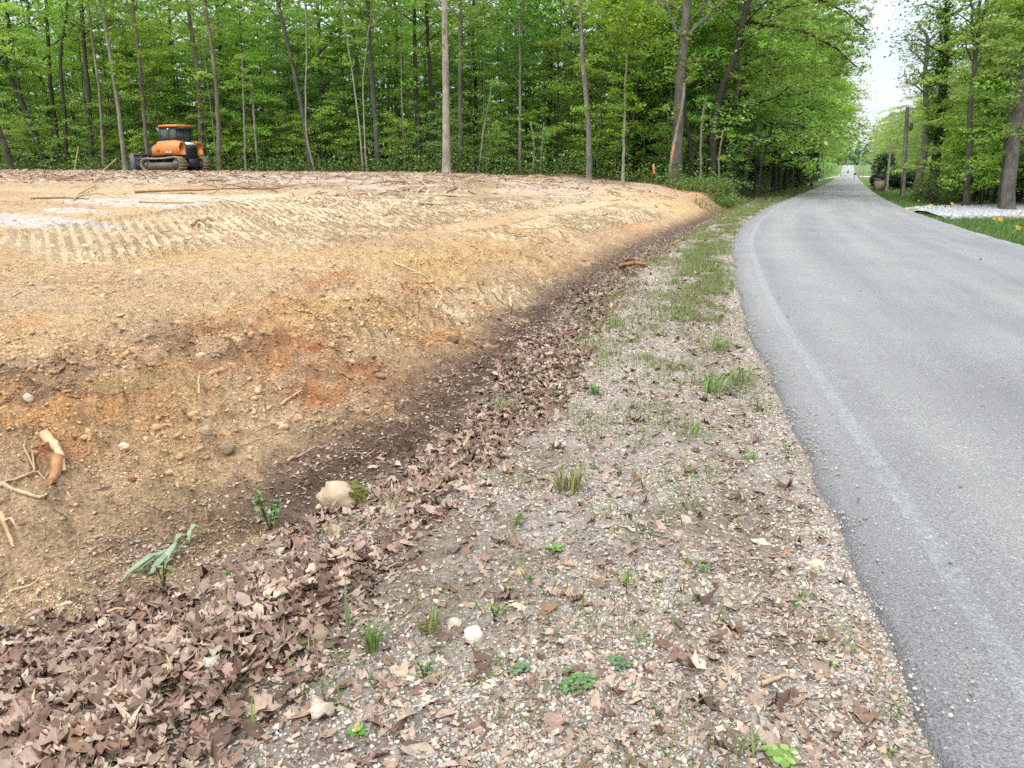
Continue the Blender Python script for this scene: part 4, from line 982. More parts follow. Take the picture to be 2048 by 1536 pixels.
for x, y in thn:
    tree('thin', x, y, "slender_tree", "slender pole like tree with a sparse crown " + where(x, y), "slender trees " + where(x, y), pick(GREENS), pick([(1.3, 1.3, 1.15), MID, (.6, .6, .55)]))
sap = poisson(130, 1.0, -55, 24, 48, 62, lambda x, y: in_woods(x, y, .5, 3.0) and y < forest_edge(x) + 9, EDGE_XY)
for x, y in sap:
    tree('sap', x, y, "sapling", "young leafy sapling at the woods' edge " + where(x, y), "saplings " + where(x, y), pick(GREENS[2:] + YGREEN[:1]), (1.1, 1.1, .9), cat='sapling')

# --- both sides of the road
def road_pt(y, off):
    i = np.argmin(np.abs(RP[:, 1] - y)); i = min(max(i, 1), len(RP) - 2)
    tv = RP[i + 1] - RP[i - 1]; tv /= np.linalg.norm(tv)
    return RP[i, 0] - tv[1] * off, RP[i, 1] + tv[0] * off
y = 53.0; i = 0
while y < 330:
    for off in (4.2, 8.5, 13.0):
        x, yy = road_pt(y + random.uniform(-2, 2), off + random.uniform(-.7, .9) + (0 if y < 75 else 2.2) + (5 if 215 < y < 300 else 0))
        near = "near the road's bend" if y < 75 else ("halfway down the straight" if y < 150 else "far down the straight road")
        if off == 4.2 and 70 < y < 205: x, yy = road_pt(yy, 3.2)
        tree('over' if off == 4.2 and 70 < y < 205 else 'road', x, yy, "roadside_tree", "leafy tree on the road's left, %s row, %s" % ({4.2: "front", 8.5: "second", 13.0: "back"}[off], near), "trees on the left of the road " + near, pick(GREENS[:3] + OLIVE[:1]), pick([DARK, MID]), 1.18 if y < 120 else 1.0)
    y += 5.0 if y < 100 else (8 if y < 170 else 13)
y = 44.0
while y < 360:
    for off, kinds in ((-(ROAD_W + (16 if y < 75 else (10.5 if y < 105 else 7.5))), ('over', 'road')), (-(ROAD_W + (17 if y < 75 else 12)), ('under', 'road')), (-(ROAD_W + (21 if y < 75 else 17)), ('over', 'road', 'canopy'))):
        x, yy = road_pt(y + random.uniform(-2, 2), off + random.uniform(-1.5, 1.5) - (0 if y < 120 else 2))
        if y < 50 and off > -17: continue
        near = "behind the mown lawn" if y < 90 else ("halfway down the straight" if y < 170 else "far down the straight road")
        k = random.choice(kinds)
        nm = {'canopy': "tall high crowned tree", 'over': "broad crowned tree", 'road': "full leafy tree", 'under': "small layered tree"}[k]
        tree(k, x, yy, "roadside_tree", nm + " on the right of the road, " + near, nm + "s on the right of the road " + near, pick(OLIVE + GREENS[2:3] + [(.14, .21, .05)]), pick([DARK, MID, (1, 1, 1)]), .95)
    y += 6.0 if y < 100 else (8 if y < 180 else 13)
rgt = poisson(75, 1.5, 20, 62, 40, 66, lambda x, y: sl1(x, y) < -(ROAD_W + 3.5) and px_of(x, y) < 2180 and px_of(x, y) > 1935, EDGE_XY)
for k_, (x, y) in enumerate(rgt):
    k = random.choice(['under', 'under', 'under', 'road', 'sap', 'canopy']) if px_of(x, y) > 2010 else random.choice(['under', 'under', 'sap'])
    nm = {'under': "layered bright green understory tree", 'canopy': "tall dark trunked tree", 'sap': "leafy sapling", 'road': "full leafy tree"}[k]
    tree(k, x, y, {'under': "understory_tree", 'canopy': "woodland_tree", 'sap': "sapling", 'road': "woodland_tree"}[k], nm + " in the woods right of the road behind the gravel driveway", nm + "s right of the road", pick([(.29, .48, .085), (.26, .45, .08), (.30, .45, .11)]), DARK)

# --- low growth along the edge, and the woods that close the view
def cover(name, n, x0, x1, y0, y1, ok, sz, hgt, cols, yb=1.0):
    x, y = sample(n, x0, x1, y0, y1, ok, yb); n = len(x); mb = MB()
    r = np.random.default_rng(n)
    z = height(x, y) + np.abs(r.normal(0, 1, n)) * hgt * (.3 + 1.3 * fbm(x, y, .35, 3, 6.1))
    leaf_cards(mb, np.stack([x, y, z], 1)[np.arange(n)], n, sz, .05, .6, r)
    cb = palette(cols, n); mb.c = [np.repeat(cb, 4, 0)]
    o = mb.build(name, M_LEAF2, None); return tag(o, kind='stuff')
M_LEAF2 = vcol("undergrowth_leaf", .5, 0, 0, .3, .003, .38)
UG = [lin(*c, .98) for c in [(92, 128, 58), (74, 108, 52), (118, 150, 70), (60, 90, 46), (136, 160, 84), (110, 116, 66)]]
cover("undergrowth", 30000, -46, 22, 42, 60, lambda x, y, fl: (y > forest_edge(x) - .3 + .9 * (fbm(x, y, .6, 3) - .5)) * (y < forest_edge(x) + 7) * (fl[0] > 2.6) * np.clip(.15 + .9 * np.exp(-(y - forest_edge(x)) / 2.2), 0, 1), .16, .55, UG)
cover("roadside_undergrowth", 11000, 8, 60, 44, 130, lambda x, y, fl: (fl[0] > 2.6 + .8 * fbm(x, y, .5, 2)) * (fl[0] < 7.5) * (y > 46), .20, .55, UG[:4], 1.3)
def mass(name, n, gen, sz, cols):
    mb = MB(); r = np.random.default_rng(n); A = gen(r, n)
    leaf_cards(mb, A, n, sz, .05, .6, r); mb.c = [np.repeat(palette(cols, n), 4, 0)]
    return tag(mb.build(name, M_LEAF2, None), kind='stuff')
def back_woods(r, n):
    x = r.uniform(-90, 40, n * 2); y = r.uniform(96, 116, n * 2); k = (x < .42 * y - 4)
    x, y = x[k][:n], y[k][:n]; z = height(x, y) + 25 * r.random(len(x)) ** 1.5 - .5
    return np.stack([x, y, z], 1)
mass("distant_woods", 60000, back_woods, .75, [lin(*c, .5) for c in [(78, 118, 50), (62, 98, 44), (98, 140, 60), (50, 80, 40)]])
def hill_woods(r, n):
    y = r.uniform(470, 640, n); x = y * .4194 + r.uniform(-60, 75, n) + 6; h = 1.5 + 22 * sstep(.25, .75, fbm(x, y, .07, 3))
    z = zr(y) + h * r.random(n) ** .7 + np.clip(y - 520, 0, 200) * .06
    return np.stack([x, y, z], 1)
mass("hillside_woods", 12000, hill_woods, 2.2, [lin(*c, .5) for c in [(96, 134, 92), (82, 122, 84), (112, 150, 100), (76, 110, 84)]])  # bluish haze of distance is mixed into these leaf colours
# ------------------------------------------------------------------ bulldozer
M_OR = simple("orange_paint", (.62, .20, .05), .5, 5, .3, .002, .4)
M_DK = simple("dark_grey_paint", (.035, .037, .042), .55, 8, .25, .002, .4)
M_GR = simple("muddy_grey_steel", (.13, .115, .10), .8, 10, .4, .006, .3)
M_TRK = simple("muddy_track_steel", (.27, .215, .15), .9, 9, .5, .01, .2)
M_BLD = simple("worn_blade_steel", (.085, .085, .092), .6, 5, .35, .003, .4)
M_WHT = simple("white_decal", (.75, .75, .75), .5, 20, .08)
M_BLK = simple("black_rubber", (.015, .015, .016), .8, 10, .3)
M_STL = simple("bare_steel", (.42, .41, .39), .4, 10, .2, .002, .5, .5)
M_GLASS, t = mat("tinted_glass")
p = finish(t, (.55, .68, .62), .06, None, spec=.5); p.inputs["Transmission Weight"].default_value = .85; p.inputs["IOR"].default_value = 1.12
dz_y = 49.0; dz_x = (402 - 1024) / F * dz_y * 1.04
dzz = float(height(np.array([dz_x]), np.array([dz_y]))[0])
dz = empty("bulldozer", (dz_x, dz_y, dzz), R(157)); tag(dz, "orange and dark grey bulldozer parked at the back of the cleared dirt", "bulldozer")
dz.scale = (.93, .93, .93)
def part(fn, name, m, parent=dz, smooth=False):
    mb = MB(); fn(mb); return mb.build(name, m, parent, smooth)
for sd in (1, -1):
    yc = sd * 1.02
    # closed track loop: idler in front (x=+1.32), sprocket behind (x=-1.32)
    loop = []
    for k in range(13): th = math.pi / 2 - math.pi * k / 12; loop.append((1.30 + .37 * math.cos(th), .40 + .37 * math.sin(th), th))
    loop2 = [(x_, .03) for x_ in np.linspace(1.2, -1.2, 18)]
    back = [(-1.30 - .42 * math.cos(th), .45 + .42 * math.sin(th)) for th in np.linspace(-math.pi / 2, math.pi / 2, 14)]
    top = [(x_, .87 - .05 * math.sin(math.pi * (x_ + 1.2) / 2.4) - (.10 * (x_ + 1.2) / 2.4)) for x_ in np.linspace(-1.2, 1.2, 16)]
    pts = [(a_, b_) for a_, b_, _ in loop] + loop2 + back + top
    pts = np.array(pts + [pts[0]]); dl = np.concatenate([[0], np.cumsum(np.linalg.norm(np.diff(pts, axis=0), axis=1))])
    ns = 40; ss = np.linspace(0, dl[-1], ns, endpoint=False); sp = np.stack([np.interp(ss, dl, pts[:, 0]), np.interp(ss, dl, pts[:, 1])], 1)
    def trk_fn(mb):
        for k in range(ns):
            a_, b_ = sp[k], sp[(k + 1) % ns]; tv = (b_ - a_) / np.linalg.norm(b_ - a_); nv = np.array([-tv[1], tv[0]])
            c0, c1 = a_ + tv * .008, b_ - tv * .008
            mb.prism_xz([tuple(c0 - nv * .03), tuple(c1 - nv * .03), tuple(c1 + nv * .02), tuple(c1 + nv * .075), tuple(c1 - tv * .03 + nv * .075), tuple(c1 - tv * .04 + nv * .02), tuple(c0 + nv * .02)], yc - .30, yc + .30)
    part(trk_fn, "track", M_TRK)
    part(lambda mb: (mb.prism_xz([(-.95, .16), (1.0, .16), (1.1, .3), (1.0, .52), (-.9, .56), (-1.05, .4)], yc - .2, yc + .24),
                     [mb.disc(x_, .17, .12, yc - .18, yc + .18, 14) for x_ in np.linspace(-.85, .85, 6)], mb.box(.3, .75, yc + sd * .24 - .01, yc + sd * .24 + .02, .30, .36)), "track_frame", M_GR)
    part(lambda mb: (mb.disc(-1.30, .45, .33, yc - .16, yc + .16, 22), mb.disc(-1.30, .45, .20, yc - .27, yc + .27, 18), mb.disc(-1.30, .45, .09, yc - .30, yc + .30, 12)), "sprocket", M_GR)
    part(lambda mb: (mb.disc(1.30, .40, .31, yc - .13, yc + .13, 22), mb.disc(1.30, .40, .11, yc - .22, yc + .22, 14)), "idler_wheel", M_GR)
    # rear orange side panel: broad with a chamfered top, fanning to the rear
    y0, y1 = (.52, 1.20) if sd > 0 else (-1.20, -.52)
    def fend(mb):
        yo, yi = sd * 1.18, sd * .50
        lo, mid, hi = 1.02, 1.52, 1.86
        sec = lambda x_, w_, h_: [(x_, yi, lo), (x_, yo * w_, lo), (x_, yo * w_, mid), (x_, (yo * w_ * .84), hi * h_), (x_, yi, hi * h_)]
        S_ = [sec(.38, .92, .97), sec(.32, 1.0, .985), sec(-1.05, 1.0, 1.02), sec(-1.42, .90, .965), sec(-1.48, .86, .95)]
        V = [p_ for q_ in S_ for p_ in q_]; Fc = []
        for i_ in range(len(S_) - 1):
            for j_ in range(5): Fc.append((i_ * 5 + j_, i_ * 5 + (j_ + 1) % 5, (i_ + 1) * 5 + (j_ + 1) % 5, (i_ + 1) * 5 + j_))
        Fc += [tuple(range(5)), tuple(range(19, 24))[::-1] if False else tuple(range(24, 19, -1))]
        mb.add(V, Fc)
    fp = part(fend, "side_panel", M_OR)
    part(lambda mb: mb.box(.02, .26, sd * 1.185 - .006, sd * 1.185 + .006, 1.20, 1.44), "vent_grille", simple("vent_orange", (.42, .13, .03), .6, 40, .3), fp)
    part(lambda mb: mb.prism_xz([(-.46, 1.10), (-1.02, 1.10), (-1.02, 1.24), (-.40, 1.24)], sd * 1.183 - .006, sd * 1.183 + .006), "name_plate", M_DK, fp)
    def dec(mb):
        mb.box(-.98, -.44, sd * 1.188 - .003, sd * 1.188 + .003, 1.135, 1.15)
        for x0 in (-.44, -.55, -.66, -.80, -.91): mb.box(x0 - .085, x0, sd * 1.192 - .004, sd * 1.192 + .004, 1.1505, 1.205)
    part(dec, "decal_marks", M_WHT, fp)
    # front orange engine panel
    part(lambda mb: mb.prism_xz([(.44, .95), (1.30, .95), (1.30, 1.44), (1.10, 1.58), (.62, 1.70), (.44, 1.70)], sd * .58 - .02, sd * .58 + .02), "engine_panel", M_OR)
    part(lambda mb: (mb.tube([(1.45, sd * .55, .55), (2.05, sd * .62, .42)], .085, 8), mb.tube([(.9, sd * .36, 1.15), (1.4, sd * .34, 1.0), (1.95, sd * .34, .72)], .055, 8)), "push_arm", M_GR)
part(lambda mb: (mb.prism_xz([(.40, .70), (1.52, .70), (1.56, 1.30), (1.42, 1.50), (1.05, 1.68), (.40, 1.82)], -.56, .56), mb.box(1.0, 1.25, -.2, .2, 1.62, 1.74, None, .03)), "hood", M_DK)
part(lambda mb: (mb.box(-1.35, .45, -.54, .54, .42, 1.62), mb.box(-1.5, -1.3, -.6, .6, .30, .52), mb.box(-1.62, -1.45, -.36, .36, .42, .75), mb.prism_xz([(-1.52, .75), (-1.30, .75), (-1.20, 1.84), (-1.34, 1.84), (-1.52, 1.50)], -.49, .49)), "rear_body", M_DK)
part(lambda mb: [mb.box(-1.545, -1.52, -.40, .40, z_, z_ + .03) for z_ in np.linspace(.85, 1.42, 9)], "rear_grille", M_BLK)
part(lambda mb: mb.prism_xz([(-1.49, 1.62), (-1.40, 1.79), (-1.385, 1.79), (-1.475, 1.62)], -.38, .38), "rear_decal", M_WHT)
def cabfn(mb):
    # posts and rails; glass sits between
    for sy in (.62, -.62):
        for (xb, xt) in ((.46, .40), (-.32, -.30), (-1.00, -.94)):
            mb.prism_xz([(xb - .045, 1.60), (xb + .045, 1.60), (xt + .045, 2.72), (xt - .045, 2.72)], sy - .045, sy + .045)
        mb.box(-.98, .46, sy - .04, sy + .04, 1.60, 1.92); mb.box(-.95, .42, sy - .04, sy + .04, 2.62, 2.74)
    mb.box(-1.02, -.94, -.60, .60, 1.60, 1.95); mb.box(-.98, -.92, -.60, .60, 2.55, 2.74)
    mb.box(.38, .46, -.60, .60, 1.60, 1.86); mb.box(.36, .42, -.60, .60, 2.60, 2.74)
    mb.box(-.8, .35, -.55, .55, 1.55, 1.62)
    mb.box(-1.28, -.9, -.66, .66, 2.60, 2.72)
cab = part(cabfn, "cab", M_DK)
part(lambda mb: (mb.prism_xy([(-1.22, -.70), (-1.22, .70), (-1.1, .76), (.30, .76), (.42, .66), (.42, -.66), (.30, -.76), (-1.1, -.76)], 2.741, 2.84), mb.prism_xy([(-1.05, -.55), (-1.05, .55), (.2, .55), (.2, -.55)], 2.84, 2.88)), "roof", M_OR, cab)
part(lambda mb: (mb.box(.40, .60, -.66, .66, 2.66, 2.76), mb.box(.5, .58, .44, .62, 2.58, 2.68), mb.box(.5, .58, -.62, -.44, 2.58, 2.68)), "visor", M_DK, cab)
for sy in (.62, -.62):
    part(lambda mb: (mb.box(-.28, .40, sy - .008, sy + .008, 1.90, 2.64), mb.box(-.95, -.34, sy - .008, sy + .008, 1.90, 2.64)), "side_window", M_GLASS, cab)
part(lambda mb: mb.box(-.965, -.95, -.58, .58, 1.93, 2.57), "rear_window", M_GLASS, cab)
part(lambda mb: mb.box(.41, .425, -.58, .58, 1.86, 2.62), "windshield", M_GLASS, cab)
part(lambda mb: (mb.box(-.62, -.12, -.26, .26, 1.63, 1.85, None, .05), mb.box(-.66, -.52, -.25, .25, 1.8, 2.4, None, .05), mb.box(-.65, -.55, -.13, .13, 2.4, 2.56, None, .03)), "operator_seat", M_BLK, cab)
part(lambda mb: mb.disc(-.40, 2.60, .05, .66, .72, 10), "work_light", M_WHT, cab)
part(lambda mb: mb.tube([(.86, .22, 1.70), (.86, .22, 2.44), (.90, .22, 2.54), (1.05, .22, 2.68)], [.055, .05, .05, .05], 10), "exhaust_pipe", M_STL, dz, True)
def blade(mb):
    prof = [(2.10 + .16 * math.cos(th), .50 + .5 * th / 1.2) for th in np.linspace(-1.2, 1.2, 9)]
    prof = [(2.26 - .20 * (1 - ((z_ - .5) / .52) ** 2) + .0, z_) for z_ in np.linspace(-.02, 1.02, 9)]
    outer = [(x_ + .06, z_) for x_, z_ in prof]
    mb.prism_xz(prof[::1] + outer[::-1], -1.42, 1.42)
    mb.box(1.97, 2.06, -1.2, 1.2, .28, .42); mb.box(1.98, 2.07, -1.2, 1.2, .70, .80); mb.box(2.10, 2.30, -1.42, 1.42, 1.0, 1.06)
    for y_ in (-.9, -.3, .3, .9): mb.box(2.0, 2.12, y_ - .03, y_ + .03, .1, .95)
bl = part(blade, "blade", M_BLD)
for sy in (-1.44, 1.40):
    part(lambda mb: mb.prism_xz([(1.98, .0), (2.36, -.02), (2.48, .2), (2.42, 1.08), (2.08, 1.08), (2.02, .8)], sy, sy + .045), "end_plate", M_BLD, bl)
part(lambda mb: mb.box(2.24, 2.36, -1.44, 1.44, -.03, .10), "cutting_edge", M_STL, bl)

# ------------------------------------------------------------------ poles, mailbox, flags, stake
M_POLE = bark_mat("weathered_pole", (.20, .18, .155), (.34, .31, .27))
M_INS = simple("porcelain", (.62, .62, .60), .3, 20, .1)
def pole(base, top, depth, width, label, parts_=True, leanx=0):
    b = at_depth(*base, depth); tp = at_depth(*top, depth); z = float(height(np.array([b[0]]), np.array([depth]))[0])
    e = empty("utility_pole", (b[0], depth, z)); tag(e, label, "utility pole", "utility poles along the right of the road")
    h = tp[2] - z; dx = tp[0] - b[0]; r = width / 2 * depth / F
    mb = MB(); ss = np.linspace(-.05, 1, 10); mb.tube(np.stack([dx * ss, 0 * ss, h * ss], 1), r * (1 - .32 * np.clip(ss, 0, 1)), 10); sh = mb.build("shaft", M_POLE, e, True)
    if parts_:
        for zf, sy in ((.95, 1), (.86, 1)):
            mb = MB(); c = np.array([dx * zf + r * 1.2, 0, h * zf])
            mb.tube([c, c + [.10, 0, .02]], .02, 6); mb.tube([c + [.10, 0, -.05], c + [.10, 0, .05], c + [.10, 0, .09]], [.06, .045, .02], 8); mb.build("insulator", M_INS, e, True)
        mb = MB(); c = np.array([dx * .80 + r * 1.9, 0, h * .79]); mb.tube([c - [0, 0, .28], c + [0, 0, .24], c + [0, 0, .28]], [.13, .13, .08], 12); mb.box(dx * .8, c[0], -.03, .03, c[2] - .1, c[2] - .04); mb.build("cable_closure", M_GR, e)
        mb = MB(); mb.box(dx * .55 - .03, dx * .55 + .03, -r - .03, -r + .01, 0, h * .55); mb.build("conduit", M_GR, e)
    return e
pole((1806, 388), (1815, 214), 60, 9.5, "tall grey utility pole with insulators, nearest and largest along the lawn")
pole((1774, 378), (1782, 284), 76, 5.5, "plain brown utility pole between the mailbox pillar and the tallest pole", False)
pole((1744, 350), (1750, 285), 150, 3.4, "thin pale utility pole behind the far driveway", False)
pole((1721, 340), (1724, 302), 240, 2.4, "very thin pale utility pole far down the right of the road", False)
pole((1695, 327), (1696, 314), 430, 2.0, "tiny distant utility pole beside the crest of the road", False)
pole((1727, 338), (1730, 312), 230, 2.0, "small brownish utility pole far down beside the woods", False)
M_BRICK = simple("tan_masonry", (.24, .20, .155), .9, 16, .35, .02)
g = ground(1757, 380); g = np.array([at_depth(1757, 380, 74)[0], 74, 0]); g[2] = float(height(g[:1], g[1:2])[0])
mbx = empty("mailbox_pillar", g, R(10)); tag(mbx, "tan masonry mailbox pillar on the lawn by the road", "mailbox")
part(lambda mb: (mb.box(-.36, .36, -.32, .32, 0, 1.12), mb.box(-.41, .41, -.37, .37, 1.12, 1.2)), "pillar", M_BRICK, mbx)
part(lambda mb: mb.prism_xz([(-.2, 1.2), (.2, 1.2), (.2, 1.38)] + [(.2 * math.cos(a_), 1.38 + .14 * math.sin(a_)) for a_ in np.linspace(0, math.pi, 9)] + [(-.2, 1.38)], -.42, .2), "letter_box", M_BLK, mbx)
g = at_depth(1710.5, 342, 190); zz_ = float(height(np.array([g[0]]), np.array([190.0]))[0]); mb2 = empty("post_mailbox", (g[0], 190, zz_)); tag(mb2, "small black mailbox on a post far down the road", "mailbox")
part(lambda mb: mb.box(-.06, .06, -.06, .06, 0, 1.0), "post", M_POLE, mb2)
part(lambda mb: mb.prism_xz([(-.18, 1.0), (.18, 1.0), (.18, 1.25)] + [(.18 * math.cos(a_), 1.25 + .14 * math.sin(a_)) for a_ in np.linspace(0, math.pi, 7)] + [(-.18, 1.25)], -.3, .3), "letter_box", M_BLK, mb2)
M_FLAG = simple("yellow_flag", (.78, .55, .03), .6, 20, .1)
M_WIRE = simple("flag_wire", (.3, .29, .27), .5, 20, .1)
FL = [(1857, 421, "yellow marker flag in grass at the near end of the clay bank", .8), (1899, 418, "yellow marker flag in front of the far clay bank", .95), (1982, 451, "yellow marker flag before the gravel driveway, left one of a close pair", .7), (1992, 457, "yellow marker flag before the gravel driveway, right one of a close pair", .85), (2028, 474, "yellow marker flag in the grass nearest the right border", .75), (1834, 408, "small yellow marker flag in the lawn between the road and the walkway", .7), (1801, 395, "tiny yellow marker flag at the foot of the tallest utility pole", .7)]
for a_, b_, lb, sz in FL:
    g = ground(a_, b_); g[2] = height(g[:1], g[1:2])[0]; e = empty("marker_flag", g, random.uniform(-.5, .5)); tag(e, lb, "flag", "yellow marker flags along the verge")
    part(lambda mb: mb.tube([(0, 0, -.05), (.01, 0, .2 * sz), (.03, 0, .36 * sz)], .004, 5), "stem", M_WIRE, e)
    def fl_(mb):
        V = [(.02 + .14 * sz * u, .03 * math.sin(3 * u + v * 2), (.25 + .11 * v) * sz - .05 * u * sz) for u in np.linspace(0, 1, 5) for v in np.linspace(0, 1, 3)]
        mb.add(V, [(i_ * 3 + j_, i_ * 3 + j_ + 1, i_ * 3 + j_ + 4, i_ * 3 + j_ + 3) for i_ in range(4) for j_ in range(2)])
    part(fl_, "flag", M_FLAG, e, True)
g = at_depth(1306, 357, 44.2); zz_ = float(height(g[:1], np.array([44.2]))[0])
st = empty("survey_stake", (g[0], 44.2, zz_)); tag(st, "survey stake with a bright orange top at the corner of the clearing", "stake")
hz = at_depth(1306, 328, 44.2)[2] - zz_
part(lambda mb: mb.tube([(0, 0, -.1), (0, 0, hz * .5)], .03, 6), "post", M_BLK, st)
part(lambda mb: (mb.box(-.04, .04, -.015, .015, hz * .45, hz), mb.prism_xz([(.04, hz * .55), (.13, hz * .5), (.10, hz * .62), (.04, hz * .7)], -.01, .01)), "painted_top", simple("fluorescent_orange", (.62, .20, .09), .6, 20, .1), st)

# dark shrubs on the lawn
def bush(px, py, depth, wd, hg, n, lc, label, size=.16):
    g = at_depth(px, py, depth); z = float(height(g[:1], np.array([float(depth)]))[0])
    e = empty("shrub", (g[0], depth, z)); tag(e, label, "shrub"); r = np.random.default_rng(int(px))
    tb = MB()
    for i in range(7): a_ = i * .9; tb.tube([(0.1 * math.cos(a_), .1 * math.sin(a_), -.05), (wd * .25 * math.cos(a_), wd * .25 * math.sin(a_), hg * .6)], [.03, .01], 5, cap=False)
    tb.build("stems", M_TWIG, e); A = []
    while len(A) < 160:
        p_ = r.uniform(-1, 1, 3)
        if np.linalg.norm(p_) < 1 and p_[2] > -.6: A.append((p_[0] * wd / 2, p_[1] * wd / 2, hg * (.45 + .5 * p_[2])))
    cb = MB(); leaf_cards(cb, np.array(A), n, size, wd * .05, .8, r); c = cb.build("foliage", M_LEAF, e); c.color = (*lc, 1)
    return e
bush(1805, 362, 98, 5.6, 2.2, 5200, (.030, .060, .024), "wide dark evergreen shrub on the lawn behind the tallest utility pole", .3)
bush(1765, 360, 102, 3.0, 1.9, 2600, (.026, .055, .022), "dark rounded evergreen shrub behind the mailbox pillar", .28)
bush(1766, 357, 112, 3.4, 5.0, 2600, (.045, .085, .04), "tall dark conical evergreen behind the brown utility pole", .3)
bush(1880, 388, 46, 3.4, 1.9, 2600, (.10, .16, .05), "tangled olive shrub at the foot of the ivy covered trunk", .14)
bush(1410, 372, 42, 3.4, .65, 1900, (.13, .21, .06), "low green bush at the corner of the clearing, beside the forked oak", .13)
bush(1450, 376, 41, 2.6, .55, 1500, (.14, .23, .06), "low dark green bush at the road end of the clearing", .13)
bush(1370, 364, 43.5, 2.0, .6, 1400, (.13, .18, .06), "small low bush between the orange stake and the corner bushes", .12)

# ------------------------------------------------------------------ sticks, roots and branches lying about
M_STICK = simple("weathered_wood", (.40, .31, .21), .85, 18, .35, .004, .25, 0, True)
M_ROOT = simple("peeled_root", (.42, .31, .20), .8, 14, .35, .006, .25, 0, True)
def lie(px, wpx, label, name="stick", cat="stick", lift=.0, c=(1, 1, 1), m=None, group=None, arch=0.0, kink=.02, twigs=()):
    P = np.array([ground(*p) for p in px]); P[:, 2] = height(P[:, 0], P[:, 1]); O = P[0].copy()
    dl = np.concatenate([[0], np.cumsum(np.linalg.norm(np.diff(P, axis=0), axis=1))]); ss = np.linspace(0, dl[-1], 12)
    Q = np.stack([pchip(dl, P[:, k])(ss) for k in range(3)], 1) if len(P) > 2 else P[0] + (P[1] - P[0]) * (ss / dl[-1])[:, None]
    r = np.random.default_rng(int(px[0][0] * 3 + px[0][1]))
    Q[:, 2] = np.maximum(Q[:, 2], height(Q[:, 0], Q[:, 1])) + arch * np.sin(np.pi * ss / dl[-1])
    dist = np.hypot(Q[:, 0], Q[:, 1]).mean(); rad = wpx / 2 * dist / F
    Q[:, 2] += rad * .7 + lift; Q[1:-1] += r.normal(0, kink * dl[-1] * .25, Q[1:-1].shape) * [1, 1, .3]
    mb = MB(); mb.tube(Q - O, rad * np.linspace(1.1, .55, 12) * (1 + .25 * (r.random(12) - .5)), 8, None, .16)
    for (f_, tx, ty, w2) in twigs:
        i_ = int(f_ * 11); T = ground(tx, ty); T[2] = height(T[:1], T[1:2])[0] + .02; T = T - O; p0 = Q[i_] - O; md = (p0 + T) / 2 + r.normal(0, .05 * np.linalg.norm(T - p0), 3) + [0, 0, .04]
        mb.tube([p0, md, T], [rad * w2, rad * w2 * .8, rad * w2 * .4], 6, None, .08)
    o = mb.build(name, m or M_STICK, None, True); o.location = O; o.color = (*c, 1); tag(o, label, cat, group); return o
lie([(90, 888), (112, 905), (124, 930), (130, 958)], 20, "thick pale splintered root curving out of the orange soil", "root", "root", .01, (1.15, 1.05, .95), M_ROOT)
lie([(122, 945), (112, 968), (102, 995)], 22, "reddish broken stump of root just below the pale splintered one", "root", "root", .0, (.85, .6, .45), M_ROOT)
lie([(0, 980), (40, 990), (80, 1003), (100, 1008)], 9, "pale root lying straight across the left border by the reddish stump", "root", "root", .0, (1, 1, .95), M_ROOT)
lie([(0, 975), (38, 972), (62, 965), (68, 915)], 5, "thin forked root bending upward beside the pale splintered root", "root", "root", .01, (.9, .85, .8), M_ROOT, twigs=[(.6, 55, 910, .7), (.5, 100, 990, .6)])
lie([(0, 1035), (14, 1062), (28, 1100)], 9, "tan root at the left border above the leaf litter", "root", "root", .01, (.95, .85, .75), M_ROOT, twigs=[(.3, 36, 1062, .8)])
lie([(785, 530), (815, 548), (850, 560)], 4, "long pale stick pointing into the reddish dirt mid clearing", "stick", "stick", .01, (1.1, 1.05, .95))
lie([(1035, 505), (1060, 520), (1088, 533)], 4, "dark brown stick lying on yellow dirt left of the ditch", "stick", "stick", .01, (.6, .5, .42))
lie([(1008, 465), (1030, 470), (1052, 477)], 3.5, "short dark stick lying on the yellow clay", "stick", "stick", .01, (.6, .5, .42))
lie([(1085, 476), (1115, 488), (1142, 500)], 2.5, "thin pale stick right of the short dark one on yellow clay", "stick", "stick", .01, (1.1, 1, .9))
lie([(872, 625), (882, 606), (866, 580), (848, 568)], 4, "forked pale root with a bend at the top of the red dirt patch", "root", "root", .02, (1.05, .95, .8), M_ROOT, twigs=[(.35, 905, 600, .7), (.6, 835, 598, .6), (.3, 925, 622, .6)])
lie([(1020, 603), (1021, 615), (1022, 630)], 5, "short pale upright stub of wood on pale ridged dirt", "stick", "stick", .02, (1.25, 1.15, 1.0))
lie([(385, 455), (400, 447), (412, 452)], 6, "bent brown branch with a thin upright shoot on the track marks", "branch", "branch", .04, (.55, .42, .32), twigs=[(.9, 430, 445, .6)])
lie([(430, 438), (455, 462), (482, 505)], 2.5, "long thin pale shoot lying diagonally over the track marks", "branch", "branch", .05, (1.1, 1, .85))
lie([(560, 800), (575, 788), (606, 775)], 6, "short tan stick below the red dirt patch", "stick", "stick", .01, (.95, .8, .62))
lie([(398, 790), (400, 772), (404, 750)], 3, "thin pale stick standing almost upright on tan dirt", "stick", "stick", .03, (1.2, 1.1, .9))
lie([(575, 930), (600, 920), (625, 908)], 7, "grey brown stick left above the mossy rock", "stick", "stick", .01, (.75, .65, .55))
lie([(450, 905), (480, 893), (520, 884)], 3, "thin tan twig on the brown soil left of the grey brown stick", "stick", "stick", .01, (.9, .8, .65))
lie([(20, 1195), (60, 1185), (105, 1170)], 5, "pale stick at the left border just above the leaves", "stick", "stick", .01, (1.1, 1.0, .85))
lie([(30, 1470), (70, 1478), (118, 1490)], 12, "broken grey stick among leaves in the bottom left corner", "stick", "stick", .03, (.95, .88, .8))
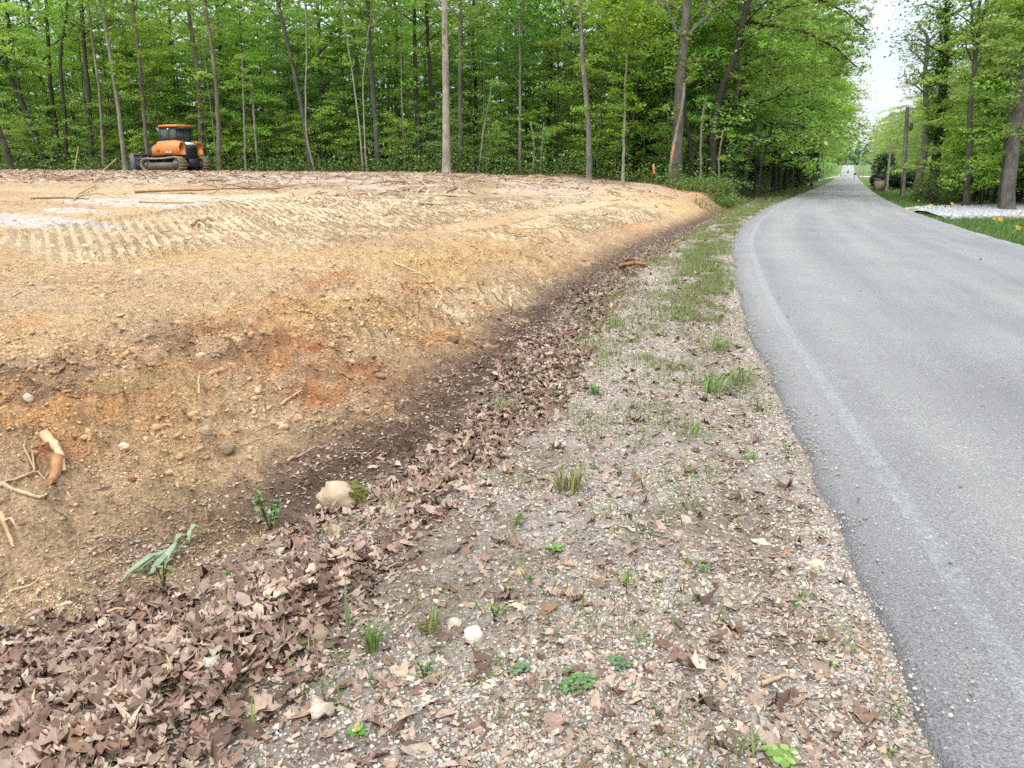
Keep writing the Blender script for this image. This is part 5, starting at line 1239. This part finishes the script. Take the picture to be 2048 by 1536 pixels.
lie([(0, 1490), (35, 1440), (66, 1378)], 3, "thin dark stalk slanting up through leaves in the bottom left corner", "stalk", "stalk", .03, (.6, .5, .42))
lie([(215, 1235), (250, 1232), (290, 1238)], 6, "tan stick at the upper edge of the leaf litter below the limp torn plant", "stick", "stick", .02, (.95, .85, .72))
lie([(280, 1325), (315, 1322), (345, 1330)], 5, "crooked tan twig in the middle of the lower left leaves", "stick", "stick", .03, (1, .9, .78), twigs=[(.9, 358, 1380, .7)])
lie([(330, 1345), (345, 1362), (357, 1385)], 13, "stubby pale piece of wood among the lower left leaves", "wood_piece", "wood", .02, (1.1, 1.0, .85))
lie([(868, 1395), (885, 1372), (908, 1345)], 4, "thin grey twig on gravel right of the leafy green sprig", "stick", "stick", .01, (.85, .8, .72))
lie([(1523, 1372), (1548, 1366), (1574, 1360)], 10, "pale chunk of wood lying on fine gravel by the asphalt", "wood_piece", "wood", .01, (1.0, .85, .68))
lie([(1712, 1292), (1740, 1310), (1762, 1345)], 4, "thin brown twig curving along the asphalt edge", "stick", "stick", .01, (.75, .62, .5))
lie([(1240, 540), (1265, 542), (1292, 536)], 9, "rusty brown curved slab of bark on the far shoulder", "bark_slab", "bark", .03, (.62, .42, .3), M_ROOT, arch=.05)
lie([(1248, 530), (1262, 526), (1275, 528)], 7, "dark clump of root wood behind the rusty bark slab", "root", "root", .04, (.5, .33, .2), M_ROOT)
# brush along the back of the clearing
for i, (pp, w_, tw, lb) in enumerate([
    ([(270, 392), (330, 392), (420, 391), (520, 388), (590, 372)], 3.2, [(.5, 440, 378, .7), (.6, 490, 372, .7), (.75, 545, 392, .6), (.8, 600, 368, .6), (.45, 420, 396, .7), (.55, 462, 384, .6)], "long tangled brush pile of thin brown branches across the back of the clearing"),
    ([(150, 408), (178, 380), (215, 352)], 2.6, [(.6, 190, 372, .6)], "long pale slender branch slanting away at the back of the clearing, left of the bulldozer"),
    ([(155, 404), (185, 403), (214, 400)], 2.6, [(.4, 175, 396, .7)], "short brown branch with twigs beside the long pale slanting branch"),
    ([(88, 345), (94, 354), (96, 364)], 2.4, [], "short brown stick upright at the back left of the clearing"),
    ([(115, 366), (135, 362), (152, 352)], 2.6, [(.5, 130, 355, .7)], "brown twig pile at the back left of the clearing"),
    ([(398, 366), (408, 372), (415, 377)], 2.2, [], "thin brown stick below the bulldozer's rear"),
    ([(770, 428), (782, 424), (793, 415)], 3.2, [(.5, 764, 431, .6)], "bent brown branch on the pale dirt mid clearing"),
    ([(835, 386), (848, 381), (852, 376)], 3.0, [(.4, 830, 379, .7)], "dark branch stub on the grey dirt below the pale bare trunk"),
    ([(690, 333), (725, 331), (755, 335)], 3.5, [(.4, 712, 325, .7), (.6, 738, 326, .7), (.8, 765, 331, .6)], "heap of broken grey sticks at the foot of the slender pale stems"),
    ([(960, 345), (972, 341), (978, 334)], 2.4, [(.5, 985, 338, .7)], "pale broken twig at the woods' edge right of the bare trunk"),
    ([(1215, 386), (1230, 390), (1243, 396)], 2.8, [], "brown stick near the corner end of the clearing"),
    ([(205, 336), (218, 325), (232, 312)], 2.2, [], "pale thin leaning shoot by the left end of the blade"),
    ([(148, 336), (152, 312), (156, 288)], 1.8, [], "bare upright shoot at the woods' edge left of the bulldozer")]):
    if i >= 11:
        dp = 50.5; A_ = np.array([at_depth(a_, b_, dp) for a_, b_ in pp]); z = float(height(A_[:1, 0], A_[:1, 1])[0]); A_[:, 2] += z - A_[0, 2]
        mb = MB(); mb.tube(A_ - A_[0], w_ / 2 * dp / F, 6); o = mb.build("bare_shoot", M_STICK, None, True); o.location = A_[0]; tag(o, lb, "shoot"); o.color = (1.1, 1.05, .9, 1)
    else: lie(pp, w_, lb, "brush_pile" if 'pile' in lb or 'heap' in lb else "branch", "branch", .03, (.62, .48, .36) if 'pale' not in lb else (1.05, .95, .8), arch=.05, twigs=tw)
# smaller sticks scattered over the clearing
fallen = []
def small_ok(x, y):
    return float(sdist(DITCH, np.array([x]), np.array([y]))[0][0]) > 1.0 and y < forest_edge(x) - .5 and abs(x) < .72 * y
for x, y in poisson(46, 1.0, -30, 9, 9, 49, small_ok):
    a_ = random.uniform(0, 6.28); ln = random.uniform(.25, .9) * (1 + y / 60); P = np.array([[x, y], [x + math.cos(a_) * ln * .5, y + math.sin(a_) * ln * .5 + .05], [x + math.cos(a_) * ln, y + math.sin(a_) * ln]])
    z = height(P[:, 0], P[:, 1]); Q = np.column_stack([P, z + .015 + y * .0004]); O = Q[0].copy(); mb = MB(); mb.tube(Q - O, np.array([1, .8, .5]) * random.uniform(.008, .018) * (1 + y / 40), 6, None, .1)
    o = mb.build("small_stick", M_STICK, None, True); o.location = O; k = random.choice([.5, .7, 1.0, 1.15]); o.color = (k, k * .9, k * .78, 1)
    tone = "pale" if k > .9 else "dark"; zone_ = "on the grey dirt at the back of the clearing" if y > 30 else ("on the pale clay in the middle of the clearing" if y > 17 else "on the tan dirt in the nearer clearing")
    tag(o, "short %s stick lying loose %s" % (tone, zone_), "stick", "%s sticks %s" % (tone, zone_))

# ------------------------------------------------------------------ rocks
def rock(px, py, wpx, hpx, c, label, name="rock", seed=1, moss=False, bury=.3):
    g = ground(px, py); g[2] = height(g[:1], g[1:2])[0]; d = np.hypot(g[0], g[1]); wm = wpx * d / F; hm = hpx * d / F
    V, Fc = rock_tpl(seed, 3); r = np.random.default_rng(seed)
    V = V / np.abs(V).max(0) * .5; pl = r.normal(0, 1, (9, 3)); pl /= np.linalg.norm(pl, axis=1)[:, None]
    for n_ in pl: dd = V @ n_; k = dd > .36; V[k] -= np.outer(dd[k] - .36, n_)
    V += .02 * (np.stack([vnoise(V[:, 0] * 9 + seed, V[:, 1] * 9), vnoise(V[:, 1] * 9, V[:, 2] * 9 + seed), vnoise(V[:, 2] * 9, V[:, 0] * 9)], 1) - .5)
    V = V * [wm, wm * .75, hm * 1.3]; V[:, 2] += hm * 1.3 * (.5 - bury)
    e = empty(name, g, r.uniform(-.4, .4)); tag(e, label, "rock")
    mb = MB(); mb.add_arr(V, Fc, np.ones((1, 3))); mb.build("stone", simple("stone_" + str(seed), c, .9, 14, .3, .01), e, False)
    if moss:
        k = (V[Fc].mean(1)[:, 2] > hm * .22) & (V[Fc].mean(1)[:, 0] > wm * (.12 + .10 * r.normal(0, 1, len(Fc)) * .3))
        W = V[Fc[k]].reshape(-1, 3) * 1.02; W[:, 2] += .006; mb = MB(); mb.add_arr(W, np.arange(len(W)).reshape(-1, 3), np.ones((1, 3)))
        A_ = W[r.integers(0, len(W), 500)]; leaf_cards(mb, A_, 420, .013, .008, .6, r); mb.build("moss", simple("moss", (.13, .125, .03), .95, 60, .4, .01), e)
    return e
rock(686, 1014, 128, 64, (.36, .28, .185), "large tan rock with yellow green moss on its right, half sunk in leaves", "mossy_rock", 11, True, .28)
rock(948, 1280, 56, 44, (.66, .62, .52), "bright white rock lying on the gravel shoulder", "white_rock", 12, False, .35)
rock(910, 1248, 44, 22, (.42, .37, .30), "flat grey brown stone touching the bright white rock", "stone", 13, False, .5)
rock(980, 1378, 44, 24, (.60, .50, .36), "smooth cream stone below the bright white rock", "stone", 14, False, .4)
rock(1040, 1148, 30, 22, (.46, .34, .20), "tan brown stone on the shoulder right of the leaf litter", "stone", 15, False, .4)
rock(1632, 1128, 56, 22, (.47, .38, .27), "flat tan slab in fine gravel at the asphalt's edge", "flat_slab", 16, False, .62)
rock(905, 684, 34, 16, (.13, .085, .05), "dark clod of soil above the reddish bank", "soil_clod", 17, False, .3)
rock(96, 585, 46, 12, (.30, .22, .14), "flat brown clod on the tan dirt near the left border", "soil_clod", 18, False, .4)
rock(250, 905, 24, 16, (.46, .38, .27), "small cream stone on brown soil right of the splintered root", "stone", 19, False, .35)
rock(410, 870, 34, 22, (.30, .24, .16), "rounded brown lump of soil below the orange patches", "soil_clod", 20, False, .35)
rock(455, 905, 36, 24, (.24, .17, .11), "dark brown lump of soil left of the thin tan twig", "soil_clod", 21, False, .35)
rock(265, 963, 16, 12, (.30, .10, .05), "small red brown stone on tan soil", "stone", 22, False, .3)
rock(55, 800, 24, 18, (.46, .39, .28), "pale stone among dark clods at the left border", "stone", 23, False, .35)
rock(1015, 730, 26, 16, (.12, .08, .05), "dark lump of wood or soil at the top of the bare ditch", "soil_clod", 24, False, .3)

# ------------------------------------------------------------------ plants on the shoulder
M_PLANT = vcol("plant_leaf", .5, 40, .15, .35, .002, .3)
def base_of(px, py): g = ground(px, py); g[2] = height(g[:1], g[1:2])[0]; return g, np.hypot(g[0], g[1])
def tuft(px, py, hpx, n, label, cols=None, spread=.25, name="grass_tuft", cat="grass tuft", bend=1.0, group=None):
    g, d = base_of(px, py); h = hpx * d / F; mb = MB(); r = np.random.default_rng(int(px + py))
    cols = cols or [lin(*c, .75) for c in [(122, 156, 74), (146, 172, 98), (106, 140, 68), (160, 170, 114)]]
    for i in range(int(n * 1.6) if n > 8 else n):
        a_ = r.uniform(0, 6.28); b_ = r.uniform(.15, .9) * bend; hh = h * r.uniform(.55, 1.15); wv = h * .016 + .0014
        st_ = np.array([r.normal(0, 1), r.normal(0, 1), 0]) * h * spread * .35; V = []
        for s in np.linspace(0, 1, 6):
            c_ = st_ + np.array([math.cos(a_) * b_ * s * s, math.sin(a_) * b_ * s * s, s * (1 - .45 * b_ * s)]) * hh
            q_ = np.array([-math.sin(a_), math.cos(a_), 0]) * wv * (1 - s) ** .6 * (.6 + .8 * min(1, 3 * s)); V += [c_ - q_, c_ + q_]
        mb.add_arr(np.array(V), np.array([(2 * k, 2 * k + 1, 2 * k + 3, 2 * k + 2) for k in range(5)]), cols[int(r.integers(0, len(cols)))] * r.uniform(.8, 1.2))
    o = mb.build(name, M_PLANT, None, True); o.location = g; return tag(o, label, cat, group)
def leafy(px, py, hpx, wpx, n, lsz, label, kind='stem', col=(98, 140, 60), name="weed", cat="weed", flower=None):
    g, d = base_of(px, py); k = d / F; e = empty(name, g); tag(e, label, cat); r = np.random.default_rng(int(px * 2 + py)); sb, lb_ = MB(), MB()
    c0 = lin(*col, .62)
    def leaf(p, az, el, L_, w_):
        a_ = np.array([math.cos(az) * math.cos(el), math.sin(az) * math.cos(el), math.sin(el)]); b_ = np.array([-math.sin(az), math.cos(az), 0]); u_ = np.cross(a_, b_); V = []
        for s, wf in ((0, .06), (.25, .8), (.5, 1), (.75, .75), (1, .04)):
            q_ = p + a_ * L_ * s - np.array([0, 0, .25 * L_ * s * s]); V += [q_ - b_ * w_ * wf * .5 + u_ * w_ * .15, q_, q_ + b_ * w_ * wf * .5 + u_ * w_ * .15]
        lb_.add_arr(np.array(V), np.array([(i_ * 3 + j_, i_ * 3 + j_ + 1, i_ * 3 + j_ + 4, i_ * 3 + j_ + 3) for i_ in range(4) for j_ in (0, 1)]), c0 * r.uniform(.75, 1.3))
    ns = {'stem': 3, 'sprig': 2, 'rosette': 0, 'clover': 0, 'bush': 6}[kind]; L_ = lsz * k
    if ns:
        for s_ in range(ns):
            a_ = r.uniform(0, 6.28); tip = np.array([math.cos(a_) * wpx * k * .4, math.sin(a_) * wpx * k * .25, hpx * k * r.uniform(.6, 1.05)]); md = tip * .5 + [0, 0, hpx * k * .08]
            sb.tube([(0, 0, -.01), md, tip], [.0035, .003, .002], 5, lin(110, 96, 60, .6), cap=False)
            for i in range(n // ns):
                f_ = r.uniform(.2, 1); p = (md * (2 * f_) if f_ < .5 else md + (tip - md) * (2 * f_ - 1)); leaf(p, r.uniform(0, 6.28), r.uniform(-.2, .7), L_ * r.uniform(.6, 1.2), L_ * .42)
    elif kind == 'rosette':
        for i in range(n): leaf(np.array([0, 0, .005]), i * 2.4 + r.uniform(-.3, .3), r.uniform(.1, .7), L_ * r.uniform(.7, 1.2), L_ * .36)
        sb.tube([(0, 0, -.01), (0, 0, .02)], .003, 5, lin(110, 120, 60, .6))
    else:
        for i in range(n):
            c = np.array([r.normal(0, wpx * k * .28), r.normal(0, wpx * k * .28), hpx * k * r.uniform(.4, 1)])
            sb.tube([(c[0], c[1], -.01), c], .0015, 4, lin(100, 120, 70, .6), cap=False); a0 = r.uniform(0, 6.28)
            for q_ in range(3): leaf(c, a0 + q_ * 2.09, r.uniform(-.1, .25), L_ * r.uniform(.8, 1.1), L_ * .85)
    sb.build("stems", M_PLANT, e, True); lb_.build("leaves", M_PLANT, e, True)
    if flower:
        fb = MB()
        for q_ in range(5):
            a_ = q_ * 1.257; c = np.array([0, 0, hpx * k * .55]); b_ = np.array([math.cos(a_), math.sin(a_), .25]) * L_ * .22; s_ = np.array([-math.sin(a_), math.cos(a_), 0]) * L_ * .10
            fb.add([c, c + b_ * .6 - s_, c + b_, c + b_ * .6 + s_], [(0, 1, 2, 3)], lin(230, 200, 40, .7))
        fb.build("flower", M_PLANT, e)
    return e
tuft(745, 1300, 95, 16, "upright bluish green grass tuft at the edge of the leaf litter", bend=.7)
tuft(700, 1250, 160, 2, "single tall pale grass blade rising from the lower leaf litter", [lin(150, 170, 130, .6)], .1, bend=.3)
tuft(715, 1130, 30, 2, "two narrow blades poking out of the leaves below the mossy rock", bend=.3)
tuft(860, 1265, 62, 22, "loose yellow green grass tuft left of the bright white rock", [lin(140, 152, 84, .6), lin(160, 160, 100, .6)], .5)
tuft(600, 1395, 80, 3, "few thin green blades among the lower leaves, left of the tuft", bend=.4)
tuft(517, 1460, 120, 2, "tall single grass blade near the bottom border among leaves", bend=.15)
tuft(655, 1385, 70, 4, "small clump of blades between leaves above the pale bark flake", bend=.5)
tuft(1140, 985, 70, 34, "dry yellowish grass clump in the middle of the shoulder", [lin(160, 162, 100, .6), lin(140, 150, 84, .6), lin(172, 158, 110, .6)], .6)
tuft(1420, 780, 56, 34, "large spreading green grass clump close to the asphalt", None, .9)
tuft(1480, 765, 52, 22, "bright green grass clump right of the large spreading one", None, .7)
tuft(1435, 700, 44, 22, "green grass clump beyond the large spreading clump by the asphalt", None, .8)
tuft(1190, 790, 34, 22, "dense dark green tuft on the shoulder right of the bare ditch", [lin(86, 140, 56, .6), lin(100, 156, 66, .6)], .6)
tuft(1385, 870, 48, 20, "sparse mixed tuft with dry blades right of the shoulder's middle", None, .9)
tuft(1000, 830, 44, 10, "narrow blades growing on the ditch's dark bank", None, .4)
tuft(1255, 1175, 40, 12, "small tuft with spreading blades left of the brown patch by the asphalt", None, .8)
tuft(1400, 1140, 34, 14, "yellow green blades flattened on gravel near the tan slab", None, 1.0, bend=1.4)
tuft(1285, 1290, 42, 8, "thin pale tuft in brown litter, right half of the shoulder", None, .6)
tuft(1490, 1500, 60, 12, "pale spreading tuft near the bottom border by the gravel", [lin(150, 165, 105, .6)], .6)
tuft(1235, 655, 30, 14, "small green tuft far along the shoulder's left half", None, .7)
tuft(1352, 570, 18, 22, "bright green low tuft far along the shoulder in the gravel", [lin(104, 156, 66, .6)], .9)
tuft(1290, 720, 26, 12, "faint thin tuft between the gravel lane and the grass clumps", None, .7)
tuft(1500, 925, 26, 16, "low green tuft on gravel right beside the asphalt", None, .9)
tuft(1605, 1195, 24, 12, "low tuft by the asphalt between the tan slab and the brown twig", None, .9)
leafy(540, 1055, 90, 62, 54, 17, "young leafy green sapling shoot left of the mossy rock", 'bush', (112, 158, 88), "seedling", "seedling")
leafy(330, 1185, 70, 30, 10, 26, "upright plant with drooping yellow green leaves beside the limp torn plant", 'stem', (160, 168, 96), "seedling", "seedling")
leafy(715, 1470, 26, 40, 14, 30, "small bright green rosette with a yellow flower near the bottom border", 'rosette', (112, 170, 60), "flowering_weed", "weed", True)
leafy(1150, 1375, 16, 66, 22, 14, "low patch of dark green clover on the gravel shoulder", 'clover', (118, 156, 92), "clover_patch", "clover")
leafy(1040, 1350, 14, 36, 8, 14, "small pale clover plant left of the clover patch", 'clover', (124, 152, 110), "clover_patch", "clover")
leafy(850, 1360, 44, 40, 34, 13, "leafy green sprig with two shoots between leaves and gravel", 'sprig', (92, 146, 50), "weed", "weed")
leafy(990, 1235, 36, 30, 12, 18, "pale green weed right above the bright white rock", 'sprig', (140, 168, 96), "weed", "weed")
leafy(1110, 1100, 20, 44, 14, 26, "light green star shaped weed in the middle of the shoulder", 'rosette', (140, 180, 90), "weed", "weed")
leafy(1060, 1160, 16, 34, 10, 16, "greyish green rosette near the tan brown stone", 'rosette', (126, 158, 104), "weed", "weed")
leafy(1030, 1050, 26, 34, 14, 17, "green weed at the right border of the leaf litter", 'sprig', (128, 164, 80), "weed", "weed")
leafy(1235, 1335, 14, 34, 16, 13, "dark small leaved weed right of the clover patch", 'clover', (116, 146, 100), "weed", "weed")
leafy(1660, 1335, 14, 26, 7, 18, "small broad leaved green plant on grey gravel near the asphalt", 'rosette', (126, 168, 90), "weed", "weed")
leafy(1555, 1525, 18, 40, 7, 26, "round leaved light green plant at the bottom border", 'clover', (150, 186, 90), "weed", "weed")
leafy(1775, 1510, 12, 34, 6, 24, "flat two leaved green plant on gravel by the asphalt near the bottom", 'rosette', (120, 162, 96), "weed", "weed")
leafy(1105, 730, 16, 30, 14, 14, "small green weed at the top of the bare ditch", 'rosette', (124, 158, 80), "weed", "weed")
leafy(1590, 1480 - 270, 10, 30, 12, 14, "flat mossy green weed in gravel below the tan slab", 'rosette', (96, 136, 66), "weed", "weed")
leafy(10, 1528, 20, 40, 5, 36, "bright lime green leaf cluster in the bottom left corner", 'rosette', (150, 200, 50), "weed", "weed")
leafy(455, 1150, 16, 30, 8, 18, "small green weed in leaves right of the limp torn plant", 'rosette', (110, 160, 80), "weed", "weed")
# the limp, torn broad-leaved plant lying on the edge of the litter
g, d = base_of(300, 1160); e = empty("torn_plant", g); tag(e, "limp torn plant with long silvery green leaves lying at the edge of the litter", "plant"); k = d / F
sb, lb_ = MB(), MB(); r = np.random.default_rng(3)
for (x0, y0_, x1, y1_, wv) in [(352, 1110, 245, 1185, 15), (350, 1112, 270, 1170, 14), (355, 1108, 300, 1175, 16), (358, 1100, 330, 1150, 14), (350, 1100, 375, 1085, 16), (375, 1085, 408, 1068, 12), (385, 1082, 380, 1098, 9)]:
    A_ = ground(x0, y0_); B_ = ground(x1, y1_); V = []
    dv = (B_ - A_)[:2]; dv = dv / np.linalg.norm(dv); sd_ = np.array([-dv[1], dv[0], 0])
    for s, wf in ((0, .1), (.2, .6), (.45, 1), (.7, .9), (.9, .5), (1, .05)):
        q_ = A_ + (B_ - A_) * s; q_[2] = height(q_[:1], q_[1:2])[0] + .035 + .05 * math.sin(math.pi * s) * r.uniform(.6, 1.2)
        V += [q_ - sd_ * wv * k * .5 * wf - [0, 0, .008], q_, q_ + sd_ * wv * k * .5 * wf - [0, 0, .008]]
    lb_.add_arr(np.array(V) - g, np.array([(i_ * 3 + j_, i_ * 3 + j_ + 1, i_ * 3 + j_ + 4, i_ * 3 + j_ + 3) for i_ in range(5) for j_ in (0, 1)]), lin(172, 194, 156, .62) * r.uniform(.85, 1.15))
S_ = np.array([ground(*p_) for p_ in [(250, 1190), (320, 1130), (360, 1105), (415, 1065)]]); S_[:, 2] = height(S_[:, 0], S_[:, 1]) + .03
sb.tube(S_ - g, .004, 6, lin(150, 170, 110, .7)); sb.build("stems", M_PLANT, e, True); lb_.build("leaves", M_PLANT, e, True)
# a pale flake of bark and a bleached log end in the litter
def flake(px, py, wpx, hpx, c, label, seed):
    g, d = base_of(px, py); k = d / F; r = np.random.default_rng(seed); n = 14; V = [(0, 0, .045)]; 
    for i in range(n): a_ = 2 * math.pi * i / n; q_ = r.uniform(.75, 1.15); V.append((math.cos(a_) * wpx * k * .5 * q_, math.sin(a_) * hpx * k * .8 * q_, .03 + r.uniform(-.012, .02)))
    top = len(V); V += [(x_ * .97, y_ * .97, z_ - .012) for x_, y_, z_ in V]
    mb = MB(); mb.add(V, [(0, 1 + i, 1 + (i + 1) % n) for i in range(n)] + [(top, top + 1 + (i + 1) % n, top + 1 + i) for i in range(n)] + [(1 + i, top + 1 + i, top + 1 + (i + 1) % n, 1 + (i + 1) % n) for i in range(n)])
    o = mb.build("bark_flake", simple("bark_flake_" + str(seed), c, .9, 50, .35, .006), None, False); o.location = g; return tag(o, label, "bark")
flake(640, 1432, 62, 44, (.42, .34, .26), "pale crumbled flake of bark lying on the leaves near the bottom border", 31)
flake(425, 1345, 40, 24, (.38, .34, .27), "pale lichen covered flake on leaves in the lower left", 32)
lie([(105, 1398), (150, 1415), (215, 1440)], 26, "short bleached log lying under leaves in the bottom left", "log", "log", -.01, (1.0, .95, .88))
# leaves and twigs on the asphalt
x = rng.uniform(1.5, 12, 500); y = rng.uniform(1.8, 26, 500); fl = fields(x, y); k = (fl[0] < -.1) & (fl[0] > -ROAD_W + .3) & (rng.random(500) < .06 + .25 * np.exp(fl[0] / .6)); x, y = x[k], y[k]; n = len(x)
scatter("road_litter", M_LITTER, LEAF_T + FRAG_T[1:2] * 0, np.stack([x, y, zr(y) + .028], 1), rng.uniform(.02, .06, n), rng.uniform(0, 6.28, n), rng.normal(0, .2, (n, 2)), palette(LEAF_C, n, .5))
